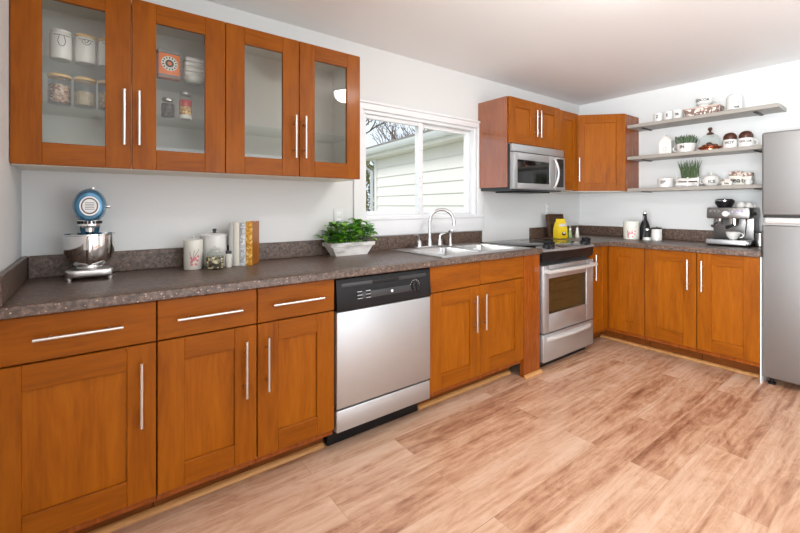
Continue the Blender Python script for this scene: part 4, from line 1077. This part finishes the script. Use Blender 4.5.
# trough plant
p = thing('potted_plant', 'whitewashed trough of bushy green herbs under the window edge', 'plant', (1.302, -.106, ZC))
f = MB()
def quad(a, d, z): return [(a, d, z), (-a, d, z), (-a, -d, z), (a, -d, z)]
f.loft([quad(.112, .04, 0), quad(.146, .055, .058), quad(.157, .062, .060), quad(.160, .064, .084), quad(.150, .055, .084), quad(.138, .047, .060)], caps=False); f.poly(quad(.112, .04, 0)[::-1]); f.poly(quad(.138, .047, .06))
f.build('trough', 'whitewash', p)
f = MB(); f.box((-.138, -.045, .0605), (.138, .045, .074), 0, .004); f.build('soil', 'soil', p)
f = MB(); random.seed(5)
def leaf(mb, base, d, up, ln, wd, mi):
    d = d.normalized(); s = d.cross(up).normalized(); n = s.cross(d).normalized(); rows = []
    for k, (t, w, hh) in enumerate(((0, .06, 0), (.25, .8, .06), (.5, 1.0, .10), (.78, .66, .06), (1, .04, -.06))):
        c0 = base + d * (ln * t) + n * (ln * hh)
        rows.append([c0 - s * wd * w * .5 + n * wd * .13 * w, c0, c0 + s * wd * w * .5 + n * wd * .13 * w])
    mb.loft(rows, mi, closed=False)
stems = MB()
for k in range(44):
    bx, by = random.uniform(-.125, .125), random.uniform(-.035, .035)
    tx = bx * 1.22 + .012 + random.gauss(0, .018); ty = max(-.12, min(.055, by * 1.8 + random.gauss(0, .018))); tz = .09 + random.uniform(.0, .145) * (1 - .55 * abs(tx / .2) ** 2)
    top = Vector((tx, ty, tz)); stems.tube([(bx, by, .07), ((bx + tx) / 2, (by + ty) / 2, .07 + (tz - .07) * .6), top], .0018, 5)
    for j in range(5):
        a = j * 2 * PI / 5 + random.random(); tilt = random.uniform(.0, .7)
        d = Vector((math.cos(a), math.sin(a), tilt - .15)); ln = random.uniform(.042, .064)
        if top.y + d.y * ln > .074: d.y *= -.3
        leaf(f, top - Vector((0, 0, .01 * j * .5)), d, Vector((0, 0, 1)), ln, ln * .78, 0 if random.random() < .62 else 1)
stems.build('stems', 'leaf_dark', p)
f.build('foliage', ['leaf', 'leaf_dark'], p)

# outlets
def outlet(label, x, z):
    o = thing('wall_outlet', label, 'outlet', (x, -.001, z), 0, 'white wall outlets')
    f = MB(); f.box((-.035, -.006, -.057), (.035, 0, .057), 0, .003); f.build('plate', 'white_wall', o)
    f = MB()
    for dz in (-.022, .022): f.box((-.016, -.008, dz - .014), (.016, -.006, dz + .014), 0, .003)
    f.build('socket', 'vinyl', o)
outlet('white wall outlet half hidden behind the herb trough', 1.28, 1.155)
outlet('white wall outlet above the yellow packet', 3.66, 1.20)

# ------------------------------------------------------------------ things in the glass cabinets
z1, z2 = 1.8285, 1.6455
c0 = None
for k, (x, lab) in enumerate(((-.108, 'white canister with vase outline, leftmost on the upper glass shelf'), (-.030, 'white canister with wooden lid, middle one on the upper glass shelf'), (.047, 'white canister with wooden lid half hidden by the door frame on the upper glass shelf'))):
    o = thing('canister', lab, 'canister', (x, -.232, z1), 0, 'white canisters in the glass cabinet')
    f = MB(); f.lathe([(0, 0), (.034, 0), (.036, .003), (.036, .100), (.032, .106), (0, .106)]); f.build('body', 'ceramic', o)
    f = MB(); f.lathe([(.0335, .1062), (.034, .116), (.012, .120), (0, .120)]); f.build('lid', 'ceramic' if k == 0 else 'cork', o)
    f = MB()
    ring = lambda pts: f.tube([((.0368) * math.cos(-PI / 2 + .1 + a / .041), .0368 * math.sin(-PI / 2 + .1 + a / .041), z) for a, z in pts], .0011, 5)
    ring([(.03 * (t / 12 - .5) * 2, .092 + .001 * (t % 2)) for t in range(13)])
    if k == 0: ring([(-.008, .09), (-.011, .08), (-.014, .068), (-.008, .052), (0, .048), (.008, .052), (.014, .068), (.011, .08), (.008, .09)])
    else: ring([(-.016, .088), (-.016, .080), (-.006, .072), (.0, .07), (.006, .072), (.016, .080), (.016, .088)]); ring([(-.01, .094), (-.004, .082), (.0, .08), (.004, .082), (.01, .094)])
    f.build('outline', 'letter', o)
o = thing('wooden_plate', 'small wooden plate leaning at the cabinet side on the upper glass shelf', 'plate', (-.187, -.225, z1 + .0455), 0)
f = MB(); f.lathe([(0, -.004), (.04, -.004), (.044, .004), (.038, .004), (.034, 0), (0, 0)], X=RY(math.radians(80))); f.build('dish', 'cork', o)
for k, (x, mm, lv, lab) in enumerate(((-.113, 'beans', .078, 'glass jar of pink mixed beans with bamboo lid, leftmost of its row'), (-.031, 'grain', .060, 'glass jar of pale grain with bamboo lid, middle of its row'), (.049, 'noodles', .07, 'glass jar of golden cereal with bamboo lid, half behind the door frame'))):
    o = thing('storage_jar', lab, 'jar', (x, -.232, z2), 0, 'bamboo lidded jars in the glass cabinet')
    f = MB(); f.lathe([(0, 0), (.036, 0), (.038, .003), (.038, .108), (.035, .108), (.035, .005), (0, .005)]); f.build('body', 'jar_glass', o)
    f = MB(); f.lathe([(0, .0055), (.034, .0055), (.034, lv), (0, lv + .003)]); f.build('contents', mm, o)
    f = MB(); f.lathe([(.039, .1085), (.039, .118), (.037, .120), (0, .120)]); f.build('lid', 'cork', o)
o = thing('tea_tin', 'orange tin with round emblem beside the folded towels', 'tin', (.274, -.215, z1), .12)
f = MB(); f.box((-.045, -.025, 0), (.045, .025, .112), 0, .002); f.build('body', 'orange', o)
f = MB(); f.box((-.046, -.026, .1125), (.046, .026, .13), 0, .002); f.build('lid', 'grey_letter', o)
f = MB(); f.box((-.0455, -.0256, .002), (.0455, -.025, .014)); f.build('band', 'grey_letter', o)
f = MB()
XT = T(0, -.0252, .066) @ RX(PI / 2)
f.lathe([(0, .0006), (.034, .0006), (.034, -.0005)], X=XT, mi=0); f.lathe([(0, .0012), (.018, .0012), (.018, 0)], X=XT, mi=1); f.lathe([(0, .0018), (.009, .0018), (.009, 0)], X=XT, mi=2); 
for k in range(14):
    a = k * 2 * PI / 14; f.box((-.003, .023, .0007), (.003, .031, .0013), 1, X=XT @ RZ(a))
f.build('emblem', ['cream', 'letter', 'orange'], o)
o = thing('towel_stack', 'stack of folded white towels on a white bowl behind the glass', 'towels', (.386, -.20, z1))
f = MB(); f.lathe([(0, 0), (.03, 0), (.046, .018), (.05, .026), (.046, .026), (.03, .006), (0, .005)]); f.build('bowl', 'ceramic', o)
f = MB()
for k in range(4): f.box((-.047 + .002 * (k % 2), -.04, .0265 + k * .0235), (.046, .04, .0265 + k * .0235 + .023), 0, .011, 3)
f.build('folded_cloth', 'towel', o)
def spice(label, x, parts, y=-.225, z=z2):
    o = thing('spice_jar', label, 'jar', (x, y, z), 0, 'spice jars in the glass cabinet')
    zz = 0
    for nm, mm, r_, hh in parts:
        f = MB(); f.lathe([(0, zz + .0003), (r_ - .002, zz + .0003), (r_, zz + .003), (r_, zz + hh - .003), (r_ - .002, zz + hh), (0, zz + hh)]); f.build(nm, mm, o); zz += hh
    return o
spice('short jar of dark peppercorns behind the right glass door', .272, [('contents', 'peppers', .026, .062), ('neck', 'jar_glass', .026, .012), ('lid', 'nickel', .024, .014)])
spice('tall jar of red and pale layers beside the peppercorns', .346, [('base_layer', 'cream', .027, .02), ('middle_layer', 'noodles', .027, .04), ('red_layer', 'red', .027, .03), ('top_layer', 'jar_glass', .027, .024), ('lid', 'nickel', .025, .016)])

# ------------------------------------------------------------------ ceiling lamp (seen only as a reflection in the cabinet glass)
o = thing('ceiling_lamp', 'flush dome ceiling lamp reflected in the cabinet door glass', 'lamp', (1.93, -1.72, H))
f = MB(); f.lathe([(0, -.001), (.155, -.001), (.16, -.012), (.152, -.022), (0, -.022)]); f.build('rim', 'nickel', o)
f = MB(); f.lathe([(.148, -.023), (.15, -.05), (.138, -.082), (.105, -.108), (.06, -.122), (0, -.128)]); f.build('lamp_shade', 'fixture', o)
o.scale = (.74, .74, .9)

# ------------------------------------------------------------------ outdoors
f = MB(); f.box((-8, .3, -.55), (22, 40, -.5)); tag(f.build('ground', 'ground'), 'lawn outside the window', 'ground', kind='structure')
# neighbour's house: gable-side wall running away from the window
hs = thing('neighbour_house', 'cream sided house with white gutter outside the window', 'house', (5.0, 5.3, -.5), -math.atan2(.137, 1.159))
# local +y away from the far corner toward the viewer is -y
f = MB(); n_l = 15; lap = .205; zt0 = 2.76
f.box((.03, -5.2, 0), (3.0, 0, zt0 + .1))
for k in range(n_l):
    z0 = zt0 - (k + 1) * lap; 
    if z0 < 0: break
    f.loft([[(.03, y, z0), (-.012, y, z0), (.006, y, z0 + lap), (.03, y, z0 + lap)] for y in (-5.2, -.06)])
f.build('siding_wall', 'siding', hs)
f = MB(); f.box((-.02, -.1, 0), (.06, .03, zt0), 0, .003); f.build('corner_board', 'siding', hs)
f = MB(); f.box((-.26, -5.3, zt0 - .0), (.03, .25, zt0 + .02)); f.box((-.28, -5.3, zt0), (-.26, .25, zt0 + .16), 0); f.build('fascia', 'siding', hs)
f = MB(); pr = [(-.28, zt0 + .06), (-.35, zt0 + .06), (-.39, zt0 + .11), (-.40, zt0 + .17), (-.385, zt0 + .17), (-.37, zt0 + .11), (-.345, zt0 + .075), (-.28, zt0 + .075)]
f.loft([[(x, y, z) for x, z in pr] for y in (-5.35, .3)]); f.build('gutter', 'white_trim', hs)
f = MB(); f.tube([(-.33, .2, zt0 + .07), (-.33, .2, zt0 - .02), (-.2, .14, zt0 - .16), (-.06, .06, zt0 - .26), (-.06, .06, .1)], .035, 10); f.build('downspout', 'white_trim', hs)
f = MB(); f.loft([[(x, y, z) for x, z in ((-.40, zt0 + .165), (2.2, zt0 + .95), (2.2, zt0 + 1.0), (-.41, zt0 + .20))] for y in (-5.4, .35)]); f.build('roof', 'roof', hs)
# bare trees and bush
def tree(label, loc, hgt, seed, leafn=0, lm='olive', spread=1.0):
    rd = random.Random(seed)
    o = thing('bare_tree', label, 'tree', loc, 0, 'trees beyond the neighbouring house')
    f = MB(); tips = []
    def grow(p, d, ln, r, dep):
        q = p + d * ln; mid = p + d * ln * .5 + Vector((rd.gauss(0, .04), rd.gauss(0, .04), 0)) * ln
        f.tube([p, mid, q], [r, r * .85, r * .68], 6 if dep < 3 else 4)
        tips.append(q)
        if dep >= 6 or r < .004: return
        for k in range(rd.choice((2, 3)) if dep else 4):
            nd_ = (d + Vector((rd.gauss(0, .5 * spread), rd.gauss(0, .5 * spread), rd.uniform(-.1, .35)))).normalized()
            grow(q, nd_, ln * rd.uniform(.62, .85), r * .62, dep + 1)
    grow(Vector((0, 0, 0)), Vector((0, 0, 1)), hgt * .3, hgt * .028, 0)
    f.build('branches', 'bark', o)
    if leafn:
        g = MB()
        for k in range(leafn):
            q = rd.choice(tips[8:]) + Vector((rd.gauss(0, .2), rd.gauss(0, .2), rd.gauss(0, .2)))
            d = Vector((rd.gauss(0, 1), rd.gauss(0, 1), rd.gauss(0, 1))); leaf(g, q, d, Vector((.1, .2, 1)), .11, .07, 0)
        g.build('foliage', lm, o)
tree('bare branching tree with a few leaves at the window left edge', (7.6, 11.2, -.5), 6.4, 4, 500)
tree('leafless tree behind the gutter in the middle of the window', (10.3, 12.5, -.5), 6.0, 9, 0)
tree('leafless tree farthest beyond the neighbouring roof', (17, 19, -.5), 6.6, 21, 120)
b = thing('bush', 'yellow green bush beyond the corner of the neighbouring house', 'bush', (5.80, 7.15, -.5))
f = MB(); rd = random.Random(2)
for k in range(3000):
    a, bq = rd.uniform(0, 2 * PI), math.acos(rd.uniform(-1, 1)); rr3 = rd.uniform(.75, 1.05)
    q = Vector((.85 * rr3 * math.sin(bq) * math.cos(a), .85 * rr3 * math.sin(bq) * math.sin(a), 1.5 + 1.45 * rr3 * math.cos(bq)))
    leaf(f, q, Vector((rd.gauss(0, 1), rd.gauss(0, 1), rd.gauss(0, 1))), Vector((.1, .2, 1)), .12, .08, 0 if rd.random() < .6 else 1)
f.build('foliage', ['bush', 'olive'], b)
f = MB()
for k in range(7): f.tube([(rd.gauss(0, .05), rd.gauss(0, .05), 0), (rd.gauss(0, .3), rd.gauss(0, .3), .9), (rd.gauss(0, .5), rd.gauss(0, .5), 1.9)], [.03, .02, .008], 6)
f.build('stems', 'bark', b)
